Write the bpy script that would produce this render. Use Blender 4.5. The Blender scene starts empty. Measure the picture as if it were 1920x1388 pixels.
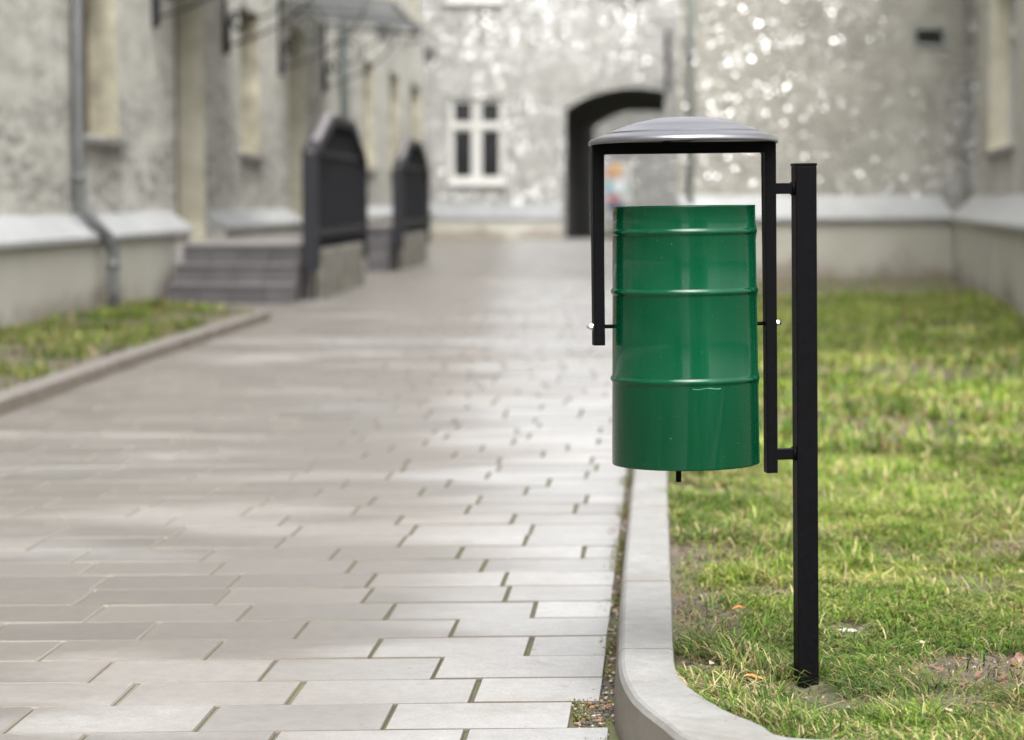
import bpy, bmesh, math, random
import numpy as np
from mathutils import Vector, Matrix
random.seed(7); rng = np.random.default_rng(11)
scene = bpy.context.scene
C = scene.collection

# ------------------------------------------------------------------ camera
F = 4533.0; HOR = 375.0; CAMZ = 0.99
pitch = math.atan((694 - HOR) / F)
cam = bpy.data.cameras.new("camera"); camo = bpy.data.objects.new("camera", cam); C.objects.link(camo)
camo.location = (0, 0, CAMZ); camo.rotation_euler = (math.pi/2 - pitch, 0, 0)
cam.sensor_width = 36; cam.lens = 85; cam.clip_start = 0.1; cam.clip_end = 2000
cam.dof.use_dof = True; cam.dof.focus_distance = 4.62; cam.dof.aperture_fstop = 3.5
scene.camera = camo
# ------------------------------------------------------------------ sky, sun, exposure
SUN_EL = math.radians(58); SUN_AZ = math.radians(172)     # azimuth clockwise from +Y: behind the camera, a little right
world = bpy.data.worlds.new("World"); scene.world = world; world.use_nodes = True
wn = world.node_tree.nodes; wl = world.node_tree.links
bg = wn["Background"]; sky = wn.new("ShaderNodeTexSky"); sky.sky_type = 'NISHITA'; sky.sun_disc = False
sky.sun_elevation = SUN_EL; sky.sun_rotation = SUN_AZ; sky.dust_density = 6; sky.air_density = 1.5; sky.ozone_density = 1
hs = wn.new("ShaderNodeHueSaturation"); hs.inputs['Saturation'].default_value = 0.12
wl.new(sky.outputs[0], hs.inputs['Color']); wl.new(hs.outputs[0], bg.inputs['Color']); bg.inputs['Strength'].default_value = 0.15
sl = bpy.data.lights.new("sun", 'SUN'); sl.energy = 0.6; sl.angle = math.radians(42); sl.color = (1, 0.97, 0.93)
so = bpy.data.objects.new("sun", sl); C.objects.link(so)
sd = Vector((math.sin(SUN_AZ)*math.cos(SUN_EL), math.cos(SUN_AZ)*math.cos(SUN_EL), math.sin(SUN_EL)))
so.rotation_euler = (-sd).to_track_quat('-Z', 'Y').to_euler(); so.location = sd*60
scene.view_settings.view_transform = 'Standard'; scene.view_settings.look = 'None'
scene.view_settings.gamma = 1; scene.view_settings.exposure = 1.68
scene.render.engine = 'CYCLES'; scene.cycles.use_denoising = True
scene.cycles.max_bounces = 6

# ------------------------------------------------------------------ helpers
def ray(px, py):
    return Vector(((px-960)/F, math.cos(pitch)+math.sin(pitch)*(694-py)/F, -math.sin(pitch)+math.cos(pitch)*(694-py)/F))
def onz(px, py, z=0.0):            # where the sight line through a pixel meets a level plane
    d = ray(px, py); t = (z-CAMZ)/d.z
    return Vector((0, 0, CAMZ)) + d*t
def tag(o, label=None, cat=None, group=None, kind=None):
    if label: o['label'] = label
    if cat: o['category'] = cat
    if group: o['group'] = group
    if kind: o['kind'] = kind
    return o
def empty(name, loc=(0,0,0), rot=(0,0,0)):
    o = bpy.data.objects.new(name, None); C.objects.link(o); o.location = loc; o.rotation_euler = rot; o.empty_display_size = .2
    return o
def obj(name, me, mat, parent=None, smooth=False):
    if isinstance(me, bmesh.types.BMesh):
        bm = me; me = bpy.data.meshes.new(name); bmesh.ops.recalc_face_normals(bm, faces=bm.faces); bm.to_mesh(me); bm.free()
    o = bpy.data.objects.new(name, me); C.objects.link(o)
    for m in (mat if isinstance(mat, (list, tuple)) else [mat]): me.materials.append(m)
    if smooth: me.shade_smooth()
    if parent: o.parent = parent
    return o
def box(bm, x0, x1, y0, y1, z0, z1, bev=0.0, mi=0):
    r = bmesh.ops.create_cube(bm, size=1, matrix=Matrix.Translation(((x0+x1)/2, (y0+y1)/2, (z0+z1)/2)) @ Matrix.Diagonal((x1-x0, y1-y0, z1-z0, 1)))
    vs = r['verts']; fs = list({f for v in vs for f in v.link_faces})
    for f in fs: f.material_index = mi
    if bev > 0:
        es = list({e for v in vs for e in v.link_edges})
        bmesh.ops.bevel(bm, geom=es, offset=bev, segments=2, affect='EDGES', profile=0.5)
    return bm
def lathe(bm, prof, seg=64, cx=0, cy=0, closed=False):
    rings = []
    for r, z in prof:
        if r < 1e-6: rings.append([bm.verts.new((cx, cy, z))]); continue
        rings.append([bm.verts.new((cx+r*math.cos(2*math.pi*i/seg), cy+r*math.sin(2*math.pi*i/seg), z)) for i in range(seg)])
    n = len(rings); rng_ = range(n if closed else n-1)
    for k in rng_:
        a, b = rings[k], rings[(k+1) % n]
        for i in range(seg):
            j = (i+1) % seg
            if len(a) == 1 and len(b) == 1: continue
            if len(a) == 1: bm.faces.new((a[0], b[i], b[j]))
            elif len(b) == 1: bm.faces.new((a[i], a[j], b[0]))
            else: bm.faces.new((a[i], a[j], b[j], b[i]))
def tube(bm, pts, r, seg=12, cap=True):
    pts = [Vector(p) for p in pts]; rings = []; up = None
    for k, p in enumerate(pts):
        d = (pts[min(k+1, len(pts)-1)] - pts[max(k-1, 0)]).normalized()
        if up is None: up = Vector((0, 0, 1)) if abs(d.z) < .9 else Vector((1, 0, 0))
        s = d.cross(up).normalized(); t = s.cross(d).normalized(); up = t
        rr = r[k] if isinstance(r, (list, tuple)) else r
        rings.append([bm.verts.new(p + (s*math.cos(2*math.pi*i/seg) + t*math.sin(2*math.pi*i/seg))*rr) for i in range(seg)])
    for a, b in zip(rings, rings[1:]):
        for i in range(seg): bm.faces.new((a[i], a[(i+1) % seg], b[(i+1) % seg], b[i]))
    if cap: bm.faces.new(rings[0]); bm.faces.new(rings[-1])
def prism(bm, poly, a0, a1, ax='x'):        # poly of (p,q) swept along an axis: 'x' -> (a,p,q), 'y' -> (p,a,q), 'z' -> (p,q,a)
    def mk(a, p, q): return {'x': (a, p, q), 'y': (p, a, q), 'z': (p, q, a)}[ax]
    A = [bm.verts.new(mk(a0, p, q)) for p, q in poly]; B = [bm.verts.new(mk(a1, p, q)) for p, q in poly]
    n = len(poly)
    for i in range(n): bm.faces.new((A[i], A[(i+1) % n], B[(i+1) % n], B[i]))
    bm.faces.new(A); bm.faces.new(B[::-1])
def catmull(pts, n):
    out = []; P_ = [pts[0]] + list(pts) + [pts[-1]]
    for i in range(1, len(P_)-2):
        p0, p1, p2, p3 = [np.array(q[:2], float) for q in P_[i-1:i+3]]
        for t in np.linspace(0, 1, 16, endpoint=False):
            out.append(.5*((2*p1)+(-p0+p2)*t+(2*p0-5*p1+4*p2-p3)*t*t+(-p0+3*p1-3*p2+p3)*t**3))
    out.append(np.array(pts[-1][:2], float)); out = np.array(out)
    s = np.r_[0, np.cumsum(np.hypot(*np.diff(out, axis=0).T))]; q = np.linspace(0, s[-1], n)
    return np.c_[np.interp(q, s, out[:, 0]), np.interp(q, s, out[:, 1])]
_perm = rng.random((256, 256))
def vnoise(x, y, s=1.0, off=0.0):          # value noise, numpy
    x = np.asarray(x)*s+off+100; y = np.asarray(y)*s+off*1.7+100
    xi = np.floor(x).astype(int); yi = np.floor(y).astype(int); fx = x-xi; fy = y-yi
    fx = fx*fx*(3-2*fx); fy = fy*fy*(3-2*fy); g = lambda a, b: _perm[a & 255, b & 255]
    return (g(xi, yi)*(1-fx)+g(xi+1, yi)*fx)*(1-fy)+(g(xi, yi+1)*(1-fx)+g(xi+1, yi+1)*fx)*fy
def fbm(x, y, s=1.0, off=0.0):
    return (vnoise(x, y, s, off)*.55+vnoise(x, y, s*2.1, off+7)*.29+vnoise(x, y, s*4.3, off+19)*.16)

# ------------------------------------------------------------------ materials
class NT:
    def __init__(s, name):
        s.m = bpy.data.materials.new(name); s.m.use_nodes = True; s.n = s.m.node_tree.nodes; s.l = s.m.node_tree.links
        s.b = s.n['Principled BSDF']; s.out = s.n['Material Output']
        tc = s.n.new('ShaderNodeTexCoord'); s.obj = tc.outputs['Object']
    def link(s, a, b): s.l.new(a, b)
    def mapping(s, scale=(1,1,1), vec=None):
        m = s.n.new('ShaderNodeMapping'); m.inputs['Scale'].default_value = scale; s.link(vec or s.obj, m.inputs['Vector']); return m.outputs[0]
    def noise(s, scale, detail=4, rough=.55, vec=None, dist=0):
        t = s.n.new('ShaderNodeTexNoise'); t.inputs['Scale'].default_value = scale; t.inputs['Detail'].default_value = detail
        t.inputs['Roughness'].default_value = rough; t.inputs['Distortion'].default_value = dist
        s.link(vec or s.obj, t.inputs['Vector']); return t.outputs['Fac']
    def ramp(s, fac, stops):
        r = s.n.new('ShaderNodeValToRGB'); e = r.color_ramp.elements
        while len(e) < len(stops): e.new(0.5)
        for k, (p, c) in enumerate(stops):
            e[k].position = p; e[k].color = (*c, 1) if not isinstance(c, (int, float)) else (c, c, c, 1)
        s.link(fac, r.inputs[0]); return r.outputs[0]
    def mix(s, fac, a, b, mode='MIX'):
        m = s.n.new('ShaderNodeMix'); m.data_type = 'RGBA'; m.blend_type = mode
        for v, i in ((fac, 0), (a, 6), (b, 7)):
            if isinstance(v, (int, float)): m.inputs[i].default_value = v if i == 0 else (v, v, v, 1)
            elif isinstance(v, tuple): m.inputs[i].default_value = (*v, 1)
            else: s.link(v, m.inputs[i])
        return m.outputs[2]
    def math(s, op, a, b=0.0):
        m = s.n.new('ShaderNodeMath'); m.operation = op
        for v, i in ((a, 0), (b, 1)):
            if isinstance(v, (int, float)): m.inputs[i].default_value = v
            else: s.link(v, m.inputs[i])
        return m.outputs[0]
    def vmath(s, op, a, b=None):
        m = s.n.new('ShaderNodeVectorMath'); m.operation = op
        for v, i in ((a, 0), (b, 1)):
            if v is None: continue
            if isinstance(v, tuple): m.inputs[i].default_value = v
            else: s.link(v, m.inputs[i])
        return m.outputs[0]
    def bump(s, h, strength=.3, dist=.01):
        b = s.n.new('ShaderNodeBump'); b.inputs['Strength'].default_value = strength; b.inputs['Distance'].default_value = dist
        s.link(h, b.inputs['Height']); s.link(b.outputs[0], s.b.inputs['Normal']); return b.outputs[0]
    def set(s, **k):
        for a, v in k.items():
            i = s.b.inputs[a.replace('_', ' ')]
            if isinstance(v, tuple): i.default_value = (*v, 1)
            elif isinstance(v, (int, float)): i.default_value = v
            else: s.link(v, i)
        return s.m

def simple(name, c1, c2, scale=12, rough=.6, metal=0.0, bump=.15, bd=.002, **kw):
    t = NT(name); n = t.noise(scale, 5)
    col = t.ramp(n, [(.3, c1), (.7, c2)])
    rr = t.math('MULTIPLY_ADD', t.noise(scale*2.3, 3), .25); t.n[-1].inputs[2].default_value = max(rough-.12, .02)
    t.bump(t.noise(scale*9, 3), bump, bd)
    return t.set(Base_Color=col, Roughness=rr, Metallic=metal, **kw)

def facade(name, c_lo, c_hi, glint=.35, chip=20.0, dark=(.12, .12, .11), dark_amt=.5, tilt=1.1, gvec=None, st=(1, 1, 1)):
    """pebbledash render set with glass chips: every chip is a small facet with its own tilt"""
    t = NT(name)
    sv = t.mapping(st); big = t.noise(.55, 4, .6); med = t.noise(3.1, 5, .7, vec=sv); fine = t.noise(38, 4, .7); mid = t.noise(7.5, 4, .75, vec=sv)
    base = t.mix(t.ramp(big, [(.35, 0.), (.65, 1.)]), c_lo, c_hi)
    base = t.mix(t.ramp(med, [(.35, .75), (.62, 0.)]), base, tuple(x*.62 for x in c_lo))
    spz = t.n.new('ShaderNodeSeparateXYZ'); t.link(t.obj, spz.inputs[0]); low = t.ramp(t.math('MULTIPLY', spz.outputs[2], .3), [(.45, .13), (.75, 0.)])
    patch = t.math('MULTIPLY', t.ramp(t.math('ADD', t.noise(.9, 5, .7, vec=sv, dist=.6), low), [(.5, 0.), (.66, 1.)]), t.ramp(mid, [(.44, 0.), (.56, 1.)]))
    base = t.mix(t.math('MULTIPLY', patch, dark_amt), base, dark)
    base = t.mix(t.ramp(fine, [(.35, .35), (.6, 0.)]), base, tuple(x*.5 for x in c_lo))
    vo = t.n.new('ShaderNodeTexVoronoi'); vo.inputs['Scale'].default_value = chip; t.link(t.obj, vo.inputs['Vector'])
    t.bump(t.noise(55, 4, .7), .6, .012)
    t.set(Base_Color=base, Roughness=.75)
    rnd = t.vmath('SUBTRACT', vo.outputs['Color'], (.5, .5, .5)); 
    sc = t.n.new('ShaderNodeVectorMath'); sc.operation = 'SCALE'; sc.inputs['Scale'].default_value = tilt; t.link(rnd, sc.inputs[0])
    geo = t.n.new('ShaderNodeNewGeometry')
    nrm = t.vmath('NORMALIZE', t.vmath('ADD', geo.outputs['Normal'], sc.outputs[0]))
    gl = t.n.new('ShaderNodeBsdfGlossy'); gl.inputs['Roughness'].default_value = .2; gl.inputs['Color'].default_value = (.74, .74, .74, 1)
    t.link(nrm, gl.inputs['Normal'])
    sep = t.n.new('ShaderNodeSeparateColor'); t.link(vo.outputs['Color'], sep.inputs[0])
    pick = t.math('GREATER_THAN', t.math('FRACT', t.math('MULTIPLY', sep.outputs[2], 13.7)), 1-glint)
    inside = t.math('LESS_THAN', vo.outputs['Distance'], .42)
    region = t.ramp(t.noise(.42, 3, .6, vec=gvec(t) if gvec else None), [(.38, .15), (.6, 1.)])
    fac = t.math('MULTIPLY', t.math('MULTIPLY', pick, inside), region)
    mx = t.n.new('ShaderNodeMixShader'); t.link(fac, mx.inputs[0]); t.link(t.b.outputs[0], mx.inputs[1]); t.link(gl.outputs[0], mx.inputs[2])
    t.link(mx.outputs[0], t.out.inputs['Surface'])
    return t.m

M = {}
M['facade_left'] = facade('weathered_render', (.53, .515, .455), (.68, .67, .61), glint=.06, dark_amt=.8, st=(.35, 1, 1.5))
M['facade_back'] = facade('glass_chip_render', (.29, .285, .265), (.36, .355, .33), glint=.98, chip=21, dark_amt=.15, tilt=1.2)
M['facade_right'] = facade('glass_chip_render_warm', (.41, .395, .345), (.50, .485, .43), glint=.95, chip=34, dark_amt=.08, tilt=1.2)
M['jamb_dark'] = simple('brownish_window_reveal', (.24, .22, .165), (.52, .49, .37), 3.2, .85, bump=.4, bd=.01)
M['jamb'] = simple('yellowish_plaster', (.48, .46, .35), (.68, .65, .53), 3.2, .8, bump=.4, bd=.01)
def plinth_mat():
    t = NT('smooth_plinth_plaster')
    col = t.ramp(t.noise(1.3, 5, .6), [(.3, (.36, .35, .30)), (.7, (.44, .43, .375))])
    sp = t.n.new('ShaderNodeSeparateXYZ'); t.link(t.obj, sp.inputs[0])
    n = t.noise(1.1, 4, .6); n2 = t.noise(7, 4, .6)
    h = t.math('ADD', sp.outputs[2], t.math('MULTIPLY', n, -.9)); h = t.math('ADD', h, t.math('MULTIPLY', n2, -.25))
    st = t.ramp(h, [(0.0, .75), (.12, 0.)])     # splash stains with an uneven edge
    h2 = t.n[-1]; h.node  # noqa
    shift = t.math('ADD', h, .52)
    st = t.ramp(shift, [(.0, .7), (.22, 0.)])
    col = t.mix(st, col, (.16, .125, .10))
    t.bump(t.noise(30, 4), .25, .004)
    return t.set(Base_Color=col, Roughness=.8)
M['plinth'] = plinth_mat()
M['cap'] = simple('zinc_flashing', (.29, .295, .295), (.36, .365, .365), 3, .55, 0, .1)
M['zinc_pipe'] = simple('grey_painted_pipe', (.11, .115, .115), (.17, .175, .175), 4, .4, .4, .1)
M['zinc_pipe_light'] = simple('pale_grey_pipe', (.27, .30, .285), (.34, .37, .355), 4, .45, .3, .1)
M['iron'] = simple('black_iron', (.006, .006, .009), (.012, .012, .015), 30, .6, 0, .2, Specular_IOR_Level=.3)
M['iron_cap'] = simple('dark_iron_trim', (.012, .012, .015), (.02, .02, .024), 30, .5, 0, .2, Specular_IOR_Level=.3)
M['stone_base'] = simple('weathered_concrete_base', (.10, .095, .078), (.20, .19, .16), 6, .8, 0, .4, .01)
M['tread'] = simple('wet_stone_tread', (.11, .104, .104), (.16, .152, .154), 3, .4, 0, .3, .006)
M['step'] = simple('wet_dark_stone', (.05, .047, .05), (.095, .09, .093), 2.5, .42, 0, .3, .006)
M['landing'] = simple('wet_pink_stone', (.27, .245, .235), (.36, .335, .32), 4, .4, 0, .3, .006)
M['sill'] = simple('sill_lead', (.15, .135, .14), (.22, .20, .205), 6, .5, .1, .2)
M['wood_brown'] = simple('old_brown_joinery', (.085, .07, .05), (.15, .125, .095), 9, .6, 0, .3)
M['white_frame'] = simple('white_window_paint', (.46, .455, .43), (.54, .535, .51), 8, .5, 0, .15)
M['lead'] = simple('canopy_sheet', (.16, .165, .165), (.24, .245, .245), 4, .5, .1, .2)
def glass_mat():
    t = NT('window_glass'); return t.set(Base_Color=t.ramp(t.noise(1.7, 2), [(.3, (.006, .007, .008)), (.7, (.016, .018, .018))]), Roughness=.06, Specular_IOR_Level=.6)
M['glass'] = glass_mat()
M['louvre'] = simple('vent_metal', (.06, .06, .055), (.11, .11, .10), 14, .5, .3)
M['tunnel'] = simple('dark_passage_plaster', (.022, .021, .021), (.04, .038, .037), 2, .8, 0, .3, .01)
M['brown_door'] = simple('dark_passage_dado', (.045, .03, .024), (.07, .05, .04), 3, .8)
M['roof'] = simple('roof_tile', (.12, .06, .045), (.18, .09, .07), 5, .7)

def paving():
    t = NT('wet_concrete_pavers')
    at = t.n.new('ShaderNodeAttribute'); at.attribute_name = 'tone'; tone = at.outputs['Fac']
    base = t.ramp(t.noise(2.2, 5, .6), [(.25, (.27, .271, .27)), (.75, (.335, .336, .335))])
    sp = t.n.new('ShaderNodeSeparateXYZ'); t.link(t.obj, sp.inputs[0])
    # brown wet stains, stronger towards the left half of the path
    side = t.math('MULTIPLY', sp.outputs[0], -.42)
    streak = t.noise(1.0, 5, .62, vec=t.mapping((.42, 1.15, 1)), dist=.3)
    side_c = t.math('MINIMUM', t.math('MAXIMUM', t.math('ADD', side, -.07), -.2), .13)
    w = t.math('ADD', streak, side_c)
    col = t.mix(t.math('MULTIPLY', t.ramp(t.math('ADD', t.noise(.5, 3), side_c), [(.33, 0.), (.62, 1.)]), .9), base, (.20, .184, .168))
    w = t.math('ADD', w, .03)
    wet = t.ramp(w, [(.51, 0.), (.63, 1.)])
    col = t.mix(t.math('MULTIPLY', wet, .72), col, (.115, .103, .09))
    col = t.mix(1.0, col, t.ramp(tone, [(0, .80), (1, 1.05)]), 'MULTIPLY')
    col = t.mix(1.0, col, t.ramp(t.noise(26, 6, .75), [(.3, .80), (.7, 1.08)]), 'MULTIPLY')
    col = t.mix(t.ramp(t.noise(3.3, 6, .75, dist=1.2), [(.56, 0.), (.66, .4)]), col, (.17, .155, .13))
    spk = t.ramp(t.noise(170, 3, .7), [(.36, .6), (.5, 0.)])
    col = t.mix(spk, col, (.16, .15, .14))
    pit = t.ramp(t.noise(34, 2, .5), [(.24, 1.), (.30, 0.)])
    col = t.mix(pit, col, (.14, .125, .10))
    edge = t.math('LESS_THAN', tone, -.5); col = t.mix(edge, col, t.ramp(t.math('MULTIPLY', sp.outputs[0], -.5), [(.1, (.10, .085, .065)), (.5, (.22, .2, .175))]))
    rough = t.ramp(t.math('ADD', t.noise(1.4, 5, .65, vec=t.mapping((.6, 1, 1))), t.math('MULTIPLY', tone, .06)), [(.34, .40), (.62, .52)])
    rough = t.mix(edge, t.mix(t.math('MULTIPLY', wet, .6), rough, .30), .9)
    t.bump(t.math('ADD', t.noise(120, 4, .6), t.math('MULTIPLY', t.noise(6, 3), 1.5)), .4, .0025)
    return t.set(Base_Color=col, Roughness=rough, Specular_IOR_Level=.34)
M['paving'] = paving()
def bed():
    t = NT('mossy_joint_dirt')
    col = t.mix(t.ramp(t.noise(5, 5, .7), [(.40, 0.), (.56, 1.)]), t.mix(t.noise(140, 3), (.04, .034, .027), (.10, .088, .07)), t.mix(t.noise(90, 3), (.045, .055, .015), (.10, .115, .035)))
    sx = t.n.new('ShaderNodeSeparateXYZ'); t.link(t.obj, sx.inputs[0])
    col = t.mix(t.ramp(t.math('MULTIPLY', sx.outputs[0], -.5), [(.12, 0.), (.5, .6)]), col, (.24, .215, .185))
    t.bump(t.noise(160, 4), .8, .004)
    return t.set(Base_Color=col, Roughness=.9)
M['bed'] = bed()
def kerbm(name, lo, hi):
    t = NT(name)
    col = t.ramp(t.noise(4.5, 6, .65), [(.3, lo), (.7, hi)])
    col = t.mix(1.0, col, t.ramp(t.noise(38, 6, .8), [(.3, .78), (.7, 1.1)]), 'MULTIPLY')
    col = t.mix(t.ramp(t.noise(2.1, 6, .8, dist=1.5), [(.52, 0.), (.66, .5)]), col, (.16, .145, .12))
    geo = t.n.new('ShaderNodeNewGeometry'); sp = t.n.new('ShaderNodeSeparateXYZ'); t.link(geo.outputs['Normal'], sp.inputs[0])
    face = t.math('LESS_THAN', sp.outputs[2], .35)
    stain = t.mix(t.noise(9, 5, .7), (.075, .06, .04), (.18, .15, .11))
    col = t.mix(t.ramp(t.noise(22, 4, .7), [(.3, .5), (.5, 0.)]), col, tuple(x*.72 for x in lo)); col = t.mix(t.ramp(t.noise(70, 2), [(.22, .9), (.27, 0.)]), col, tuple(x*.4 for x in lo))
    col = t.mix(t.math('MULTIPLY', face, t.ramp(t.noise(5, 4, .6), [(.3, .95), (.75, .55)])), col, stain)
    col = t.mix(t.ramp(t.noise(230, 3, .7), [(.35, .45), (.48, 0.)]), col, tuple(x*.5 for x in lo))
    t.bump(t.noise(150, 5, .7), .45, .003)
    return t.set(Base_Color=col, Roughness=t.ramp(t.noise(3, 4), [(.3, .35), (.7, .65)]))
M['kerb'] = kerbm('light_concrete_kerb', (.205, .202, .194), (.275, .271, .262))
M['kerb_dark'] = kerbm('weathered_concrete_kerb', (.15, .135, .12), (.21, .19, .175))
def soil():
    t = NT('wet_trodden_soil')
    col = t.ramp(t.noise(9, 6, .7), [(.3, (.05, .036, .026)), (.55, (.095, .072, .055)), (.8, (.16, .13, .108))])
    col = t.mix(t.ramp(t.noise(3.2, 4), [(.45, 0.), (.62, .6)]), col, (.10, .12, .035))
    t.bump(t.noise(45, 6, .7), .8, .015)
    return t.set(Base_Color=col, Roughness=t.ramp(t.noise(14, 4), [(.35, .22), (.6, .75)]))
M['soil'] = soil()
def grassm():
    t = NT('grass_blades'); at = t.n.new('ShaderNodeAttribute'); at.attribute_name = 'tint'
    t.set(Base_Color=at.outputs['Color'], Roughness=.45, Specular_IOR_Level=.3)
    tr = t.n.new('ShaderNodeBsdfTranslucent'); t.link(at.outputs['Color'], tr.inputs['Color'])
    mx = t.n.new('ShaderNodeMixShader'); mx.inputs[0].default_value = .4; t.link(t.b.outputs[0], mx.inputs[1]); t.link(tr.outputs[0], mx.inputs[2])
    t.link(mx.outputs[0], t.out.inputs['Surface']); return t.m
M['grass'] = grassm()
# litter bin
def green():
    t = NT('green_enamel')
    col = t.ramp(t.noise(3, 3), [(.3, (.0, .046, .018)), (.7, (.0, .054, .022))])
    col = t.mix(t.ramp(t.noise(26, 4, .7, vec=t.mapping((1, 1, .06))), [(.5, 0.), (.75, .35)]), col, (.012, .085, .042))
    col = t.mix(t.ramp(t.noise(240, 2, .5), [(.74, 0.), (.78, .8)]), col, (.12, .2, .14))
    t.bump(t.noise(7, 2, vec=t.mapping((1, 1, .2))), .16, .006)
    fl = t.ramp(t.noise(420, 2, .5), [(.0, .27), (.62, .2), (.72, .45)])
    return t.set(Base_Color=col, Roughness=fl, Coat_Weight=.32, Coat_Roughness=.05, Specular_IOR_Level=.12)
M['green'] = green()
M['black'] = simple('black_powder_coat', (.0022, .002, .0027), (.004, .0037, .0046), 120, .5, 0, .12, .0006, Specular_IOR_Level=.07)
M['lid'] = simple('pressed_aluminium', (.21, .21, .225), (.235, .235, .255), 5, .36, .95, .05, .0005)
M['zinc'] = simple('zinc_bolt', (.55, .57, .6), (.7, .72, .75), 60, .2, 1.0, .05)
M['scratch'] = simple('scratched_enamel', (.03, .17, .10), (.05, .22, .14), 60, .5)

# ------------------------------------------------------------------ ground and path
bm = bmesh.new(); bmesh.ops.create_grid(bm, x_segments=2, y_segments=2, size=260, matrix=Matrix.Translation((0, 60, -.03)))
tag(obj('ground', bm, M['soil']), kind='structure')
bm = bmesh.new()
vs = [bm.verts.new(p) for p in ((-6, -14, -.007), (3.4, -14, -.007), (3.4, 3.2, -.007), (6.8, 90, -.007), (-6, 90, -.007))]
bm.faces.new(vs); tag(obj('path_bedding', bm, M['bed']), kind='structure')

# right kerb, traced on its top plane
KZ = .10
outer = [onz(*p, KZ) for p in ((1187.6, 885.6), (1177, 986), (1168, 1086), (1163.5, 1170), (1161.5, 1235), (1165, 1262), (1176, 1288), (1194, 1313), (1241, 1351), (1301, 1388))]
inner = [onz(*p, KZ) for p in ((1252, 885.6), (1255, 986), (1259, 1086), (1262, 1170), (1265, 1235), (1271, 1258), (1283, 1274), (1301, 1291), (1356, 1326), (1425, 1355), (1497, 1383))]
dk = .064
far_o = [Vector((outer[0].x+dk*(y-outer[0].y), y, KZ)) for y in (27, 20, 14, 10)]
far_i = [Vector((outer[0].x+.118+dk*(y-outer[0].y), y, KZ)) for y in (27, 20, 14, 10)]
outer = far_o + outer + [Vector((.42, 3.905, KZ)), Vector((.7, 3.80, KZ)), Vector((1.3, 3.68, KZ)), Vector((3.3, 3.45, KZ))]
inner = far_i + inner + [Vector((.72, 3.925, KZ)), Vector((1.3, 3.81, KZ)), Vector((3.3, 3.58, KZ))]
NK = 420
# resample both edges by matched pieces: straight part then curve
def split_resample(pts, ysplit):
    k = min(range(len(pts)), key=lambda i: abs(pts[i].y-ysplit) + (10 if pts[i].x > .6 and pts[i].y < 10 else 0))
    a = catmull(pts[:k+1], NK//2+1); b = catmull(pts[k:], NK//2)
    return np.vstack([a[:-1], b])
O = split_resample(outer, onz(1162, 1235, KZ).y); I = split_resample(inner, onz(1265, 1235, KZ).y)
def kerb_mesh(O, I, zt, joints, joint_w=.004, batter=.014):
    me = bpy.data.meshes.new('kerb'); V = []; Fc = []
    N = len(O); d = np.gradient(O, axis=0); L = np.hypot(d[:, 0], d[:, 1]); nrm = O-I; nrm /= np.hypot(nrm[:, 0], nrm[:, 1])[:, None]
    s = np.r_[0, np.cumsum(np.hypot(*np.diff(O, axis=0).T))]
    for k in range(N):
        g = min(abs(s[k]-j) for j in joints); dip = .009 if g < joint_w else 0
        o, i, n = O[k], I[k], nrm[k]
        for (p, z) in ((o+n*batter, -.03), (o+n*.002, zt-.012-dip), (o-n*.004, zt-.003-dip), (o-n*.010, zt-dip), (i+n*.010, zt-dip), (i+n*.003, zt-.003-dip), (i, zt-.012-dip), (i, -.03)):
            V.append((p[0], p[1], z))
    for k in range(N-1):
        for j in range(7):
            a = k*8+j; Fc.append((a, a+1, a+9, a+8))
    Fc.append(tuple(range(8))); Fc.append(tuple((N-1)*8+j for j in range(7, -1, -1)))
    me.from_pydata(V, [], Fc); me.update(); return me
s_ = np.r_[0, np.cumsum(np.hypot(*np.diff(O, axis=0).T))]
def s_at(y): k = int(np.argmin(abs(O[:NK//2, 1]-y))); return s_[k]
jts = [s_at(onz(1162, 1244, KZ).y), s_at(onz(1168, 1091, KZ).y), s_at(onz(1180, 949, KZ).y)]+[s_at(y) for y in np.arange(8.2, 27, 1.0)]+[s_[-1]-k for k in (.3, 1.3, 2.3)]
# finer rings at every joint
def refine(O, I, jts):
    s = np.r_[0, np.cumsum(np.hypot(*np.diff(O, axis=0).T))]
    q = np.sort(np.r_[s, *[[j-.006, j-.004, j-.0015, j+.0015, j+.004, j+.006] for j in jts]]); q = q[(q >= 0) & (q <= s[-1])]
    f = lambda A: np.c_[np.interp(q, s, A[:, 0]), np.interp(q, s, A[:, 1])]
    return f(O), f(I)
O2, I2 = refine(O, I, jts)
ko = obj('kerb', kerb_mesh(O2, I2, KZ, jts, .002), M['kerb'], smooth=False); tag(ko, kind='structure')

# left kerb
LKZ = .075
lo = [onz(0, 749, LKZ), onz(120, 708.5, LKZ), onz(300, 648, LKZ), onz(506, 583, LKZ)]
dl = (lo[3]-lo[0]).normalized(); lo = [lo[0]-dl*9, lo[0]-dl*4] + lo
perp = Vector((-dl.y, dl.x, 0))
li = [p+perp*.13 for p in lo]
LO = catmull(lo, 160)[::-1]; LI = catmull(li, 160)[::-1]
ls = np.r_[0, np.cumsum(np.hypot(*np.diff(LO, axis=0).T))]; lj = list(np.arange(1.0, ls[-1], 1.0))
a_, b_ = refine(LO, LI, lj)
lk = obj('kerb', kerb_mesh(a_, b_, LKZ, lj, .002), M['kerb_dark']); tag(lk, kind='structure')

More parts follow.
